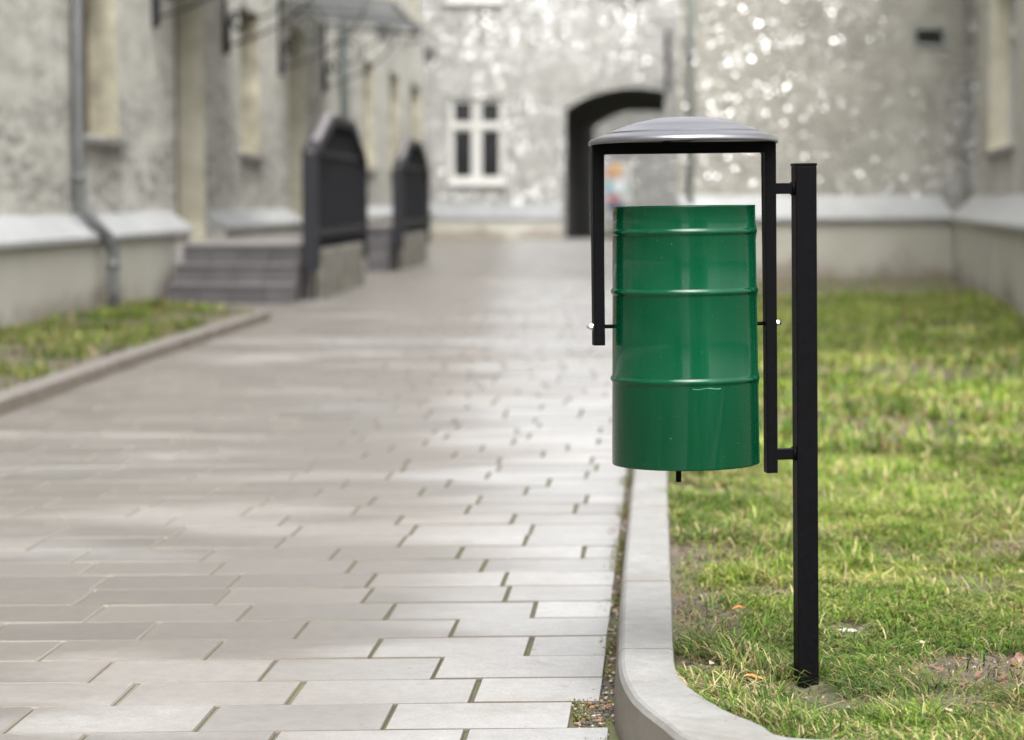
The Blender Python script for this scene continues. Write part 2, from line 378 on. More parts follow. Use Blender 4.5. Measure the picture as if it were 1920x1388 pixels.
# paving: rows of real bevelled slabs
def make_paving():
    V = []; Fc = []; tone = []
    rs = .05; js = .062; pitch_r = .24; gap = .0032
    base = onz(1030, 1365.6, 0)
    def edge_r(y):     # right end of a row
        if y < 4.45: return .155+(4.45-y)*.12
        return .166+.0605*(y-4.69) if y < 9 else .426+.064*(y-9)
    known = {0: 1072, 1: 884, 2: 815, 4: 850, 6: 948, -1: 876}      # joints read off the photograph (row between line n and n+1)
    def frame(n, u, w):     # u metres along the row, w metres up the row
        yb = base.y+n*pitch_r+w
        return np.array((base.x+u+js*(yb-base.y), yb+rs*u))
    for n in range(-80, 256):
        L = .352
        ymid = base.y+n*pitch_r
        ur = edge_r(ymid+.1)-base.x-js*(ymid-base.y)
        rr = random.Random(n*7+3)
        if n in known:
            yl = [1365.6, 1319.8, 1274, 1233, 1198.3, 1165, 1135, 1104.6, 1077][n] if n >= 0 else 1388
            k = onz(known[n], yl-18 if n >= 0 else 1376, 0); off = (k.x-base.x-js*(k.y-base.y))
        else: off = rr.choice((0, .09, .175, .26, .3))+rr.uniform(-.02, .02)
        joints = [off+L*i+rr.uniform(-.006, .006) for i in range(-14, 12)]
        joints = [j for j in joints if j < ur-(.012 if n == 0 else .05)] + [ur]
        for a, b in zip(joints, joints[1:]):
            if n == 0 and b == ur: continue                   # broken slab by the kerb
            if n == -1 and b == ur: b = ur
            c = frame(n, (a+b)/2, .12)
            if c[0] < -6 or c[1] > 62: continue
            jz = rr.uniform(-.0012, .0012); tl = [jz+rr.uniform(-.0008, .0008) for _ in range(4)]
            g = .0022+rr.uniform(0, .0012); gj = .0032+rr.uniform(0, .0016)
            if c[1] > 30: g = .003; 
            A = (a+gj, g); B = (b-(gj if b != ur else 0), g); C_ = (b-(gj if b != ur else 0), pitch_r-g); D = (a+gj, pitch_r-g)
            A, B, C_, D = [(q_[0]+rr.uniform(-.0012, .0012), q_[1]+rr.uniform(-.0007, .0007)) for q_ in (A, B, C_, D)]
            v0 = len(V); bv = .0024
            for (u, w) in (A, B, C_, D): p = frame(n, u, w); V.append((p[0], p[1], -.02))
            for (u, w) in (A, B, C_, D): p = frame(n, u, w); V.append((p[0], p[1], -.004))
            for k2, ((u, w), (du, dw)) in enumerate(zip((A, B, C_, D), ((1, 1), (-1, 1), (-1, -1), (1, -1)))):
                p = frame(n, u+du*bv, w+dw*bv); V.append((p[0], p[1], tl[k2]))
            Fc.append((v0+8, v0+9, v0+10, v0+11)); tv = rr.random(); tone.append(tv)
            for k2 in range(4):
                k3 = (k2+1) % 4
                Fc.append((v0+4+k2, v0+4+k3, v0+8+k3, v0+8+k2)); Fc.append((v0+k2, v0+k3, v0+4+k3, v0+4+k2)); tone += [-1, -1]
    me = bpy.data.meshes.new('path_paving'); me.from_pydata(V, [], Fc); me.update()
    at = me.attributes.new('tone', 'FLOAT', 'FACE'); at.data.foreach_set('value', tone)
    return me
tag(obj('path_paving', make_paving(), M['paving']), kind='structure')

# ------------------------------------------------------------------ lawns
KC = (O+I)/2
order = np.argsort(KC[:, 1]); kcy = KC[order, 1]; kcx = KC[order, 0]
KI = I; oi = np.argsort(KI[:, 1]); kiy = KI[oi, 1]; kix = KI[oi, 0]
def lawn_left(y): return np.interp(y, kcy, kcx)
# right building corner points (plan)
RB_a = Vector((2.0, 27.5)); RB_b = Vector((5.28, 29.0)); RB_c = Vector((4.13, 19.5))
sd_dir = (RB_c-RB_b).normalized(); RB_d = RB_b+sd_dir*17.2      # towards the camera, out of frame
def wall_x(y):     # side wall line
    t = (RB_b.y-y)/(RB_b.y-RB_c.y); return RB_b.x+(RB_c.x-RB_b.x)*t
FOOT = onz(1514, 1281, .05)
def soil_h0(x, y): return .062+.03*(fbm(x, y, 2.2, 3)-.5)+.012*(fbm(x, y, 14, 5)-.5)
DIP = float(soil_h0(FOOT.x, FOOT.y))-.036
def soil_h(x, y): return soil_h0(x, y)-DIP*np.exp(-((x-FOOT.x)**2*1.3+((y-FOOT.y+.10)*.45)**2)/.012)
def soil_h2(x, y): return soil_h(x, y)+.014*(fbm(x, y, 30, 15)-.5)+.010*(fbm(x, y, 75, 25)-.5)
def sheet(name, ys, xl, xr, hf, nx, mat):
    V = []; n = len(ys)
    for y in ys:
        x = np.linspace(xl(y), xr(y), nx); V.append(np.c_[x, np.full(nx, y), hf(x, np.full(nx, y))])
    V = np.vstack(V); Fc = [(a*nx+b, a*nx+b+1, (a+1)*nx+b+1, (a+1)*nx+b) for a in range(n-1) for b in range(nx-1)]
    me = bpy.data.meshes.new(name); me.from_pydata(V.tolist(), [], Fc); me.update()
    return obj(name, me, mat, smooth=True)
ys = np.r_[np.linspace(3.6, 6.2, 260), np.linspace(6.22, 9, 110), np.linspace(9.1, 28.9, 120)]
tag(sheet('lawn_soil', ys, lawn_left, lambda y: (wall_x(y) if y > 12 else 6.5)+.1, soil_h2, 330, M['soil']), kind='structure')

# left building line (wall face): X = -4.49 + .038 Y
def lwx(y, v=0.): return -4.49+.038*y+v
lky = LO[:, 1][::-1]; lkx = ((LO+LI)/2)[:, 0][::-1]
def soil_l(x, y): return .06+.02*(fbm(x, y, 3, 9)-.5)
ysl = np.linspace(2, 19.25, 160)
tag(sheet('verge_soil', ysl, lambda y: lwx(y, .15), lambda y: np.interp(y, lky, lkx), soil_l, 40, M['soil']), kind='structure')
gx = lwx(19.25)  # sliver of soil running on to the steps
bm = bmesh.new(); vs = [bm.verts.new(p) for p in ((lwx(19.2, .15), 19.2, .055), (float(np.interp(19.2, lky, lkx)), 19.2, .055), (-2.08, 20.9, .03), (lwx(23.1, .15), 23.1, .03))]
bm.faces.new(vs); tag(obj('verge_end_soil', bm, M['soil']), kind='structure')

def blades(name, X, Y, Z, H, W, az, lean, col, mat, label=None, **kw):
    n = len(X); dx, dy = np.cos(az), np.sin(az); wx, wy = -dy*W/2, dx*W/2
    V = np.zeros((n, 7, 3)); 
    for k, (t, wf) in enumerate(((0, 1.), (.4, .95), (.75, .65))):
        hz = H*(t-.35*lean*t*t*1.2); off = H*lean*t**1.7
        for s, j in ((-1, 0), (1, 1)):
            V[:, 2*k+j, 0] = X+dx*off+s*wx*wf; V[:, 2*k+j, 1] = Y+dy*off+s*wy*wf; V[:, 2*k+j, 2] = Z+hz
    V[:, 6, 0] = X+dx*H*lean; V[:, 6, 1] = Y+dy*H*lean; V[:, 6, 2] = Z+H*(1-.55*lean)
    base = np.arange(n)[:, None]*7
    quads = np.concatenate([base+np.array([0, 1, 3, 2]), base+np.array([2, 3, 5, 4])], 1).reshape(-1, 4); tris = base+np.array([4, 5, 6])
    me = bpy.data.meshes.new(name); me.vertices.add(n*7); me.vertices.foreach_set('co', V.reshape(-1))
    nl = len(quads)*4+len(tris)*3; me.loops.add(nl); me.loops.foreach_set('vertex_index', np.r_[quads.reshape(-1), tris.reshape(-1)].astype(np.int32))
    npoly = len(quads)+len(tris); me.polygons.add(npoly)
    ls_ = np.r_[np.arange(len(quads))*4, len(quads)*4+np.arange(len(tris))*3].astype(np.int32)
    me.polygons.foreach_set('loop_start', ls_); me.update(calc_edges=True)
    ca = me.color_attributes.new('tint', 'FLOAT_COLOR', 'POINT')
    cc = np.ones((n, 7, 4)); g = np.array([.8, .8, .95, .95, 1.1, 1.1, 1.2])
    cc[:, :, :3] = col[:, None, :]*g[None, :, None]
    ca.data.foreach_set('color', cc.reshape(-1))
    me.shade_smooth() if hasattr(me, 'shade_smooth') else None
    o = obj(name, me, mat); tag(o, label, 'grass', kind='stuff'); return o
def grass_colors(n, x, y, straw):
    pal = np.array([(.085, .17, .016), (.155, .24, .026), (.036, .085, .010), (.26, .31, .055), (.43, .37, .18), (.19, .12, .055)])
    p = vnoise(x, y, 3.0, 41); q = np.clip(rng.random(n)*.8+.9*(fbm(x, y, 1.9, 91)-.4), 0, 1)
    idx = np.where(q < .16, 2, np.where(q < .42, 0, np.where(q < .74, 1, 3)))
    s = rng.random(n) < straw*(.4+1.3*vnoise(x, y, 4.5, 77)); idx = np.where(s, np.where(rng.random(n) < .7, 4, 5), idx)
    c = pal[idx]*(.6+.8*rng.random(n))[:, None]*(.7+.6*p)[:, None]
    return c
def bare(x, y):     # 0 where mud shows
    b = fbm(x, y, 2.6, 23)
    m = np.clip((b-.35)/.10, .06, 1)
    for (px, py, r) in ((1790, 1275, .13), (1870, 1265, .17), (1590, 1185, .07), (1440, 1110, .10), (1720, 1190, .035), (1620, 1320, .05), (1340, 1290, .06), (1810, 1330, .09), (1700, 1330, .04)):
        w = onz(px, py, .06); d = np.hypot((x-w.x), (y-w.y)*.6)/r; m = np.minimum(m, np.clip((d-.55)/.5, 0.04, 1))
    edge = np.clip((x-np.interp(y, kiy, kix))/.05, 0, 1); 
    return m*(.45+.55*edge)
def scatter(n, xr, yr, ok, hf):
    x = rng.uniform(*xr, n); y = rng.uniform(*yr, n); m = ok(x, y); return x[m], y[m], hf(x[m], y[m])
# near lawn
def region(x, y, pad=.006):
    return (x > np.interp(y, kiy, kix)+pad) & (x < .235*y+.35)
def near():
    x, y, z = scatter(280000, (.25, 2.6), (3.62, 9.0), lambda x, y: region(x, y) & (rng.random(len(x)) < bare(x, y)*(np.clip((9.6-y)/3.5, .35, 1))), soil_h)
    n = len(x); tuft = fbm(x, y, 7, 51); tf = np.clip((tuft-.52)/.16, 0, 1)
    H = (.018+.032*rng.random(n)+.060*tf*rng.random(n)**1.4)*(1+.15*(y-4)/5); W = .0016+.0016*rng.random(n)+.0004*(y-4)
    fl = vnoise(x, y, 1.8, 5)*6.3; az = np.where(rng.random(n) < .55, fl+rng.normal(0, .7, n), rng.uniform(0, 6.28, n))
    lean = np.clip(rng.beta(3.2, 1.0, n)*1.75-.45*tf*rng.random(n), .2, 1.7)
    clr = (abs(x-FOOT.x) < .05) & (y < FOOT.y+.01) & (y > FOOT.y-.2) & (rng.random(n) < .75); x, y, z, H, W, az, lean = [q[~clr] for q in (x, y, z, H, W, az, lean)]; n = len(x)
    H = np.where((abs(x-FOOT.x) < .05) & (y < FOOT.y+.0) & (y > FOOT.y-.34), H*.22, H)
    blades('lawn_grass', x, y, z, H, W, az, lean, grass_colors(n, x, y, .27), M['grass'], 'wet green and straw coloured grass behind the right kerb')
near()
def mid():
    x, y, z = scatter(230000, (.4, 7), (8.6, 28.5), lambda x, y: (x > np.interp(y, kiy, kix)+.01) & (x < np.minimum(.235*y+.8, wall_x(y)-.05)) & (rng.random(len(x)) < np.clip((fbm(x, y, 1.3, 31)-.31)/.12, .2, 1)*np.where(y > 22.3+1.6*vnoise(x, y, .9, 3), .03, 1)), soil_h)
    n = len(x); tf = np.clip((fbm(x, y, 2.4, 51)-.5)/.15, 0, 1)
    H = .035+.04*rng.random(n)+.06*tf*rng.random(n); W = .006+.006*rng.random(n); az = rng.uniform(0, 6.28, n); lean = rng.uniform(.2, 1.1, n)
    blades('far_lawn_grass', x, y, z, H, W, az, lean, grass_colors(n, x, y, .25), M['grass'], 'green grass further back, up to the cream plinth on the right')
mid()
def left():
    x, y, z = scatter(60000, (-4.6, -1.8), (8.5, 22), lambda x, y: (x > lwx(y, .26)) & (x < np.where(y < 19.3, np.interp(y, lky, lkx)-.07, -2.0-.5*(y-19.3))) & (rng.random(len(x)) < np.clip((fbm(x, y, 1.6, 61)-.545)/.1, .03, 1)), soil_l)
    n = len(x); tf = np.clip((fbm(x, y, 2.4, 15)-.45)/.15, 0, 1)
    H = .03+.04*rng.random(n)+.07*tf*rng.random(n); W = .006+.006*rng.random(n); az = rng.uniform(0, 6.28, n); lean = rng.uniform(.1, 1., n)
    blades('verge_grass', x, y, z, H, W, az, lean, grass_colors(n, x, y, .3)*.75, M['grass'], 'patchy grass on the verge under the left facade')
left()
def foot():      # longer blades round the foot of the post
    w = FOOT; n = 420; a = rng.uniform(0, 6.28, n); r = .034+.05*rng.random(n)**1.3; a = .25+2.6*rng.random(n)
    x = w.x+r*np.cos(a); y = w.y+.022+r*np.sin(a)*.8; 
    blades('post_foot_grass', x, y, soil_h(x, y), .02+.03*rng.random(n), .0015+.0014*rng.random(n), rng.uniform(0, 6.28, n), rng.uniform(.2, 1.3, n), grass_colors(n, x, y, .3), M['grass'], 'grass tuft growing round the foot of the bin post')
foot()

def straw():     # dead blades and stalks lying flat
    x, y, z = scatter(60000, (.25, 2.6), (3.62, 9.0), lambda x, y: region(x, y) & ~((abs(x-FOOT.x) < .05) & (y < FOOT.y) & (y > FOOT.y-.3)) & (rng.random(len(x)) < .25+.75*fbm(x, y, 3.3, 71)), soil_h)
    n = len(x); c = np.array([(.34, .28, .14), (.20, .13, .07), (.12, .08, .05), (.24, .25, .08)])[rng.integers(0, 4, n)]*(.6+.7*rng.random(n))[:, None]
    blades('flat_straw', x, y, z+.003, .012+.022*rng.random(n), .0012+.0014*rng.random(n), rng.uniform(0, 6.28, n), rng.uniform(1.35, 1.75, n), c, M['grass'], 'dead straw and stalks lying flat between the living grass')
straw()
def crumbs():
    bm = bmesh.new(); R_ = random.Random(9); k = 0
    while k < 2600:
        px, py = R_.uniform(1270, 1919), R_.uniform(1000, 1387); w = onz(px, py, .062)
        if not region(w.x, w.y, .01) or float(bare(w.x, w.y)) > .5+.3*R_.random(): 
            if R_.random() > .03: continue
        k += 1; r = R_.choice((.0014, .002, .003, .0045)); m = Matrix.Translation((w.x, w.y, float(soil_h(w.x, w.y))+r*.3)) @ Matrix.Rotation(R_.uniform(0, 6), 4, 'Z') @ Matrix.Diagonal((r*R_.uniform(.8, 2.0), r*R_.uniform(.7, 1.2), r*.8, 1))
        f = bmesh.ops.create_icosphere(bm, subdivisions=1, radius=1, matrix=m); mi = 0 if R_.random() < .8 else (1 if R_.random() < .3 else 2)
        for v in f['verts']:
            v.co += Vector((R_.uniform(-1, 1), R_.uniform(-1, 1), R_.uniform(-1, 1)))*r*.25
            for q in v.link_faces: q.material_index = mi
    tag(obj('soil_crumbs', bm, [M['grit1'], M['grit2'], M['grit3']]), 'crumbled mud on the bare patches of the right lawn', 'soil', kind='stuff')
# grit and moss in the gap beside the right kerb
def grit():
    bm = bmesh.new(); R_ = random.Random(4)
    for k in range(1500):
        y = R_.uniform(4.2, 8.6) if k > 260 else R_.uniform(4.35, 4.75)
        kx = float(np.interp(y, np.sort(O[:, 1]), O[np.argsort(O[:, 1]), 0])) if y > 4.66 else .19
        er = .166+.0605*(y-4.69)
        x = R_.uniform(er-.03, kx-.012) if k > 260 else R_.uniform(.118, .195)
        if k <= 260 and not (4.53 < y+0 < 4.77): continue
        r = R_.uniform(.0015, .0048); 
        m = Matrix.Translation((x, y, -.004+r*.5)) @ Matrix.Rotation(R_.uniform(0, 6), 4, 'Z') @ Matrix.Diagonal((r*R_.uniform(.7, 1.6), r, r*.7, 1))
        mi = 0 if R_.random() < .6 else (1 if R_.random() < .6 else 2)
        f = bmesh.ops.create_icosphere(bm, subdivisions=1, radius=1, matrix=m)
        for v in f['verts']:
            for q in v.link_faces: q.material_index = mi
    g = obj('gap_grit', bm, [M['grit1'], M['grit2'], M['grit3']]); tag(g, 'crumbs of soil and gravel filling the gap along the right kerb', 'gravel', kind='stuff')
M['grit1'] = simple('dark_grit', (.05, .04, .03), (.12, .10, .08), 60, .8); M['grit2'] = simple('pale_grit', (.25, .22, .19), (.4, .36, .33), 60, .7); M['grit3'] = simple('rusty_grit', (.22, .11, .05), (.3, .16, .08), 60, .7)
grit(); crumbs()
def moss():
    n = 9000; y = rng.uniform(4.25, 8.7, n); er = .166+.0605*(y-4.69); x = er+rng.uniform(-.012, .03, n)
    m = (fbm(x, y, 5, 8) > .54); x, y = x[m], y[m]; n = len(x)
    x = np.r_[x, rng.uniform(.118, .150, 500)]; y = np.r_[y, rng.uniform(4.56, 4.74, 500)]; n = len(x)
    c = np.array([(.07, .10, .02), (.13, .14, .03), (.16, .12, .05)])[rng.integers(0, 3, n)]*(.7+.6*rng.random(n))[:, None]
    blades('gap_moss', x, y, np.full(n, -.007), .006+.010*rng.random(n), np.full(n, .0028), rng.uniform(0, 6.28, n), rng.uniform(.2, 1, n), c, M['grass'], 'moss and weeds growing in the gap along the right kerb')
moss()

# fallen leaves
M['leaf_brown'] = simple('dead_leaf_brown', (.11, .05, .03), (.19, .10, .06), 90, .35); M['leaf_orange'] = simple('dead_leaf_orange', (.40, .13, .03), (.5, .2, .05), 90, .4); M['leaf_pale'] = simple('dead_leaf_pale', (.42, .30, .22), (.52, .40, .31), 90, .4)
M['paper'] = simple('wet_paper_scrap', (.45, .43, .42), (.62, .60, .60), 60, .3)
def leaf_mesh(sd, crinkle=.35, elong=1.7):
    R_ = random.Random(sd); bm = bmesh.new(); n = 12; ctr = []
    pts = []
    for i in range(n+1):
        t = i/n; w = math.sin(math.pi*t)**.75*(1+.25*math.sin(9*t+sd))/elong/2
        pts.append((t-.5, w))
    rows = [[bm.verts.new((x, s*w, .10*abs(s)*(.6+.4*math.sin(sd+3*x))+crinkle*.2*math.sin(5*x+sd)+R_.uniform(-.02, .02))) for s in (-1, -.5, 0, .5, 1)] for x, w in pts]
    for a, b in zip(rows, rows[1:]):
        for k in range(4): bm.faces.new((a[k], a[k+1], b[k+1], b[k]))
    me = bpy.data.meshes.new('leaf'); bm.to_mesh(me); bm.free(); me.shade_smooth(); return me
def place_leaf(px, py, size, rz, mat, label, name='fallen_leaf', cat='leaf', sd=1, grp=None, z=.072, el=1.7, tilt=.15):
    w = onz(px, py, z); o = obj(name, leaf_mesh(sd, .35, el), mat); o.location = (w.x, w.y, float(soil_h(w.x, w.y))+.014) if z > .05 else w
    o.scale = (size, size, size); o.rotation_euler = (tilt, -tilt*.6, rz); tag(o, label, cat, grp); return o
place_leaf(1416, 1271, .046, .1, M['leaf_orange'], 'bright orange curled leaf on the grass left of the bin post foot', sd=3, el=2.6)
place_leaf(1385, 1150, .030, .2, M['leaf_orange'], 'small orange leaf beside the mud patch left of the bin post', sd=8, el=2.4)
place_leaf(1572, 1195, .03, .7, M['leaf_brown'], 'dark brown leaf just right of the bin post, below the pale wet scrap', sd=5)
place_leaf(1908, 1240, .042, 1.0, M['leaf_brown'], 'reddish brown leaf standing up at the right edge of the photo', sd=6, tilt=.6)
place_leaf(1912, 1080, .035, .2, M['leaf_pale'], 'pale tan leaf in the grass at the right edge of the photo', sd=7, el=1.3)
place_leaf(1734, 1205, .04, .9, M['leaf_pale'], 'long tan leaf in the grass right of the bin post', sd=9, el=2.6)
place_leaf(1783, 1345, .026, .1, M['leaf_pale'], 'small pinkish leaf on the mud near the bottom of the photo', sd=10, el=1.4)
place_leaf(1337, 1250, .024, 2.1, M['leaf_pale'], 'small pinkish leaf near the kerb bend', sd=11, el=1.3)
for k, (px, py) in enumerate(((1835, 1272), (1862, 1262), (1905, 1290), (1760, 1262), (1810, 1296), (1742, 1068), (1888, 1310), (1465, 1205), (1430, 1022), (1600, 1330), (1845, 1290), (1880, 1275), (1500, 1150))):
    place_leaf(px, py, .022+.012*random.random(), random.uniform(0, 6.28), M['leaf_brown'], 'small dark brown dead leaf trodden into the muddy lawn', sd=20+k, grp='dead leaves trodden into the lawn', el=1.3+random.random())
def scrap(px, py, size, rz, sd, label):
    R_ = random.Random(sd); bm = bmesh.new(); n = 14
    c = bm.verts.new((0, 0, .1)); ring = [bm.verts.new((math.cos(2*math.pi*i/n)*R_.uniform(.3, .55), math.sin(2*math.pi*i/n)*R_.uniform(.25, .5), R_.uniform(-.1, .1))) for i in range(n)]
    mid_ = [bm.verts.new((v.co.x*.5, v.co.y*.5, R_.uniform(-.05, .16))) for v in ring]
    for i in range(n):
        j = (i+1) % n; bm.faces.new((c, mid_[i], mid_[j])); bm.faces.new((mid_[i], ring[i], ring[j], mid_[j]))
    o = obj('paper_scrap', bm, M['paper']); w = onz(px, py, .075); o.location = (w.x, w.y, float(soil_h(w.x, w.y))+.008); o.scale = (size, size*1.3, size*.35); o.rotation_euler = (0, 0, rz); tag(o, label, 'litter')
scrap(1590, 1178, .042, .4, 1, 'largest pale wet scrap, lying in the grass right of the bin post')
scrap(1820, 1137, .030, 1.0, 2, 'pale wet scrap far right in the grass, level with the bin post lower half')
scrap(1717, 1196, .026, .2, 3, 'small pale wet scrap between the bin post and the muddy corner')

# ------------------------------------------------------------------ the litter bin
base = onz(1514, 1281, .05)
TH = .12
B = empty('litter_bin', (base.x, base.y+.02, .05), (0, -.0135, TH))
tag(B, 'green cylindrical litter bin hung in a black steel frame under a domed aluminium lid', 'litter bin')
def lz(z): return z-.05
bm = bmesh.new(); box(bm, -.0205, .0205, -.0205, .0205, -.06, lz(1.055), .0018)
post = obj('post', bm, M['black'], B)
bm = bmesh.new(); box(bm, -.0215, .0215, -.0215, .0215, lz(1.055), lz(1.0605), .0015); obj('cap', bm, M['black'], post)
LA, RA = -.404, -.0684; CX = (LA+RA)/2
# bent frame: long right arm, top bar, short left arm, 21 x 32 mm tube
def frame_mesh():
    bm = bmesh.new(); w = .0105
    path = [(LA, lz(.716)), (LA, lz(1.085)), (RA, lz(1.085)), (RA, lz(.462))]
    o = [(LA-w, lz(.7175)), (LA-w, lz(1.099)), (LA-w+.004, lz(1.1035)), (RA+w-.004, lz(1.1035)), (RA+w, lz(1.099)), (RA+w, lz(.463)), (RA-w, lz(.463)), (RA-w, lz(1.080)), (RA-w-.003, lz(1.0835)), (LA+w+.003, lz(1.0835)), (LA+w, lz(1.080)), (LA+w, lz(.7175))]
    prism(bm, o, -.016, .016, 'y')
    bmesh.ops.bevel(bm, geom=[e for e in bm.edges if abs(e.verts[0].co.y-e.verts[1].co.y) < 1e-5], offset=.0016, segments=2, affect='EDGES')
    return bm
obj('frame', frame_mesh(), M['black'], B)
for z in (1.0125, .4985):
    bm = bmesh.new(); box(bm, RA+.010, -.020, -.011, .011, lz(z)-.0105, lz(z)+.0105, .0015)
    br = obj('bracket', bm, M['black'], B)
    bm = bmesh.new()
    for x in (-.0215,):
        for s in (-1, 1):
            tube(bm, [(x-.001, -.0135, lz(z)+s*.0095), (x-.001, 0, lz(z)+s*.0115), (x-.001, .0135, lz(z)+s*.0095)], .0028, 8)
        tube(bm, [(x-.001, -.0125, lz(z)-.010), (x-.0015, -.0130, lz(z)), (x-.001, -.0125, lz(z)+.010)], .003, 8)
    obj('weld', bm, M['black'], br, True)
# can
can = empty('can', (CX, 0, 0)); can.parent = B
rT, rB_, zT, zB = .1362, .1422, lz(.982), lz(.486)
def rr_(z): return rB_+(rT-rB_)*(z-zB)/(zT-zB)
bm = bmesh.new()
prof = [(0, zB+.004), (rB_-.012, zB+.004), (rB_-.003, zB+.001), (rB_-.0008, zB), (rB_, zB+.0022)]
hoops = (lz(.933), lz(.8195), lz(.6515))
zz = []
for h in sorted(hoops):
    for d, o_ in ((-.0075, 0), (-.0055, .0006), (-.0035, .0026), (0, .0036), (.0035, .0026), (.0055, .0006), (.0075, 0)): zz.append((h+d, o_))
prof += [(rr_(z)+o_, z) for z, o_ in zz]
prof += [(rr_(zT), zT-.003), (rr_(zT)+.0012, zT-.0015), (rr_(zT)+.0006, zT), (rr_(zT)-.001, zT), (rr_(zT)-.0018, zT-.003), (rB_-.003, zB+.01), (0, zB+.01)]
lathe(bm, prof, 160)
body = obj('body', bm, M['green'], can, True)
bm = bmesh.new()    # folded vertical seam, right side towards the camera
for (z0, z1) in ((zB+.002, zT-.001),):
    a0 = -math.pi/2+1.22-TH*0
    P0 = [(math.cos(a0+d)*(r_), math.sin(a0+d)*(r_)) for d, r_ in ((-.016, -.001), (-.012, .0016), (.012, .0016), (.016, -.001))]
    n = 30; rows = []
    for k in range(n+1):
        z = z0+(z1-z0)*k/n; bump_ = max([0]+[.0032*(1-abs(z-h)/.008) for h in hoops])
        rows.append([bm.verts.new((math.cos(a0+d)*(rr_(z)+r_+bump_), math.sin(a0+d)*(rr_(z)+r_+bump_), z)) for d, r_ in ((-.017, -.001), (-.012, .0014), (.012, .0014), (.017, -.001))])
    for a, b in zip(rows, rows[1:]):
        for k in range(3): bm.faces.new((a[k], a[k+1], b[k+1], b[k]))
obj('seam', bm, M['green'], can, True)
bm = bmesh.new(); rows = []
for k in range(11):
    a = -math.pi/2+TH*0-.09+.40*k/10; z = hoops[2]-.0115-.0010*math.sin(k*.9); r = rr_(z)+.0004; w = .0006+.0005*(k > 5)
    rows.append([bm.verts.new((math.cos(a)*r, math.sin(a)*r, z+s*w)) for s in (-1, 1)])
for a, b in zip(rows, rows[1:]): bm.faces.new((a[0], b[0], b[1], a[1]))
obj('scratch', bm, M['scratch'], can)
bm = bmesh.new(); tube(bm, [(-.018, -.02, zB-.034), (-.018, -.02, zB+.012)], .0055, 16); obj('drain_stub', bm, M['black'], can)
# pivot bolts
for s, xa in ((-1, LA), (1, RA)):
    rod = bmesh.new(); xc = CX+s*(rr_(lz(.753))-.004); tube(rod, [(xc, 0, lz(.753)), (xa-s*.0095, 0, lz(.753))], .0038, 16)
    pv = obj('pivot_rod', rod, M['black'], B, True)
    bm = bmesh.new(); xo = xa+s*.0105
    tube(bm, [(xo-s*.0003, 0, lz(.753)), (xo+s*.0016, 0, lz(.753))], .0082, 20)
    tube(bm, [(xo+s*.0014, 0, lz(.753)), (xo+s*.0022, 0, lz(.753)), (xo+s*.0056, 0, lz(.753))], [.0060, .0066, .0066], 6)
    tube(bm, [(xo+s*.0055, 0, lz(.753)), (xo+s*.0075, 0, lz(.753)), (xo+s*.0100, 0, lz(.753)), (xo+s*.0118, 0, lz(.753)), (xo+s*.0125, 0, lz(.753))], [.0052, .0050, .0038, .0020, .0004], 16)
    obj('cap_nut', bm, M['zinc'], B)
# lid
lid = empty('lid', (CX, 0, lz(1.1045)), (-.022, 0, 0)); lid.parent = B
bm = bmesh.new()
prof = [(.1775, -.0045), (.1795, -.0055), (.1812, -.0045), (.1818, -.001), (.1805, .003), (.176, .0063), (.165, .0100), (.151, .0150), (.1500, .0153), (.1485, .0175), (.1460, .0183), (.128, .0248), (.112, .0302), (.1100, .0312), (.1080, .0320), (.09, .0372), (.05, .0448), (.02, .0466), (0, .0468)]
inn = [(0, .0452), (.02, .045), (.05, .0432), (.09, .0358), (.125, .0235), (.15, .0137), (.165, .0085), (.176, .0045), (.1775, -.0025)]
lathe(bm, prof+inn, 160); obj('dome', bm, M['lid'], lid, True)
bm = bmesh.new(); box(bm, -.018, .018, -.14, .14, .001, .006, .0006); box(bm, -.018, .018, -.145, -.125, .0045, .0145, .001)
obj('mounting_strap', bm, M['black'], lid)

# ------------------------------------------------------------------ buildings
def wall_frame(name, origin, direction):
    u = Vector(direction).normalized(); return empty(name, (origin[0], origin[1], 0), (0, 0, math.atan2(u.y, u.x)))
def holed_wall(bm, a0, a1, z0, z1, holes, depth, arch=None, thick=.6, mi_rev=1):
    """wall face in the local XZ plane (outside is -Y); holes = (a0,a1,z0,z1)"""
    As = sorted({a0, a1, *[h[0] for h in holes], *[h[1] for h in holes]}); Zs = sorted({z0, z1, *[h[2] for h in holes], *[h[3] for h in holes]})
    def inh(a, z): return any(h[0] < a < h[1] and h[2] < z < h[3] for h in holes)
    for i in range(len(As)-1):
        for j in range(len(Zs)-1):
            if inh((As[i]+As[i+1])/2, (Zs[j]+Zs[j+1])/2): continue
            f = bm.faces.new([bm.verts.new(p) for p in ((As[i], 0, Zs[j]), (As[i+1], 0, Zs[j]), (As[i+1], 0, Zs[j+1]), (As[i], 0, Zs[j+1]))])
    for h in holes:
        x0, x1, y0, y1 = h[:4]
        for q in (((x0, 0, y0), (x0, depth, y0), (x0, depth, y1), (x0, 0, y1)), ((x1, depth, y0), (x1, 0, y0), (x1, 0, y1), (x1, depth, y1)),
                  ((x0, 0, y1), (x0, depth, y1), (x1, depth, y1), (x1, 0, y1)), ((x0, depth, y0), (x0, 0, y0), (x1, 0, y0), (x1, depth, y0))):
            f = bm.faces.new([bm.verts.new(p) for p in q]); f.material_index = h[4] if len(h) > 4 else mi_rev
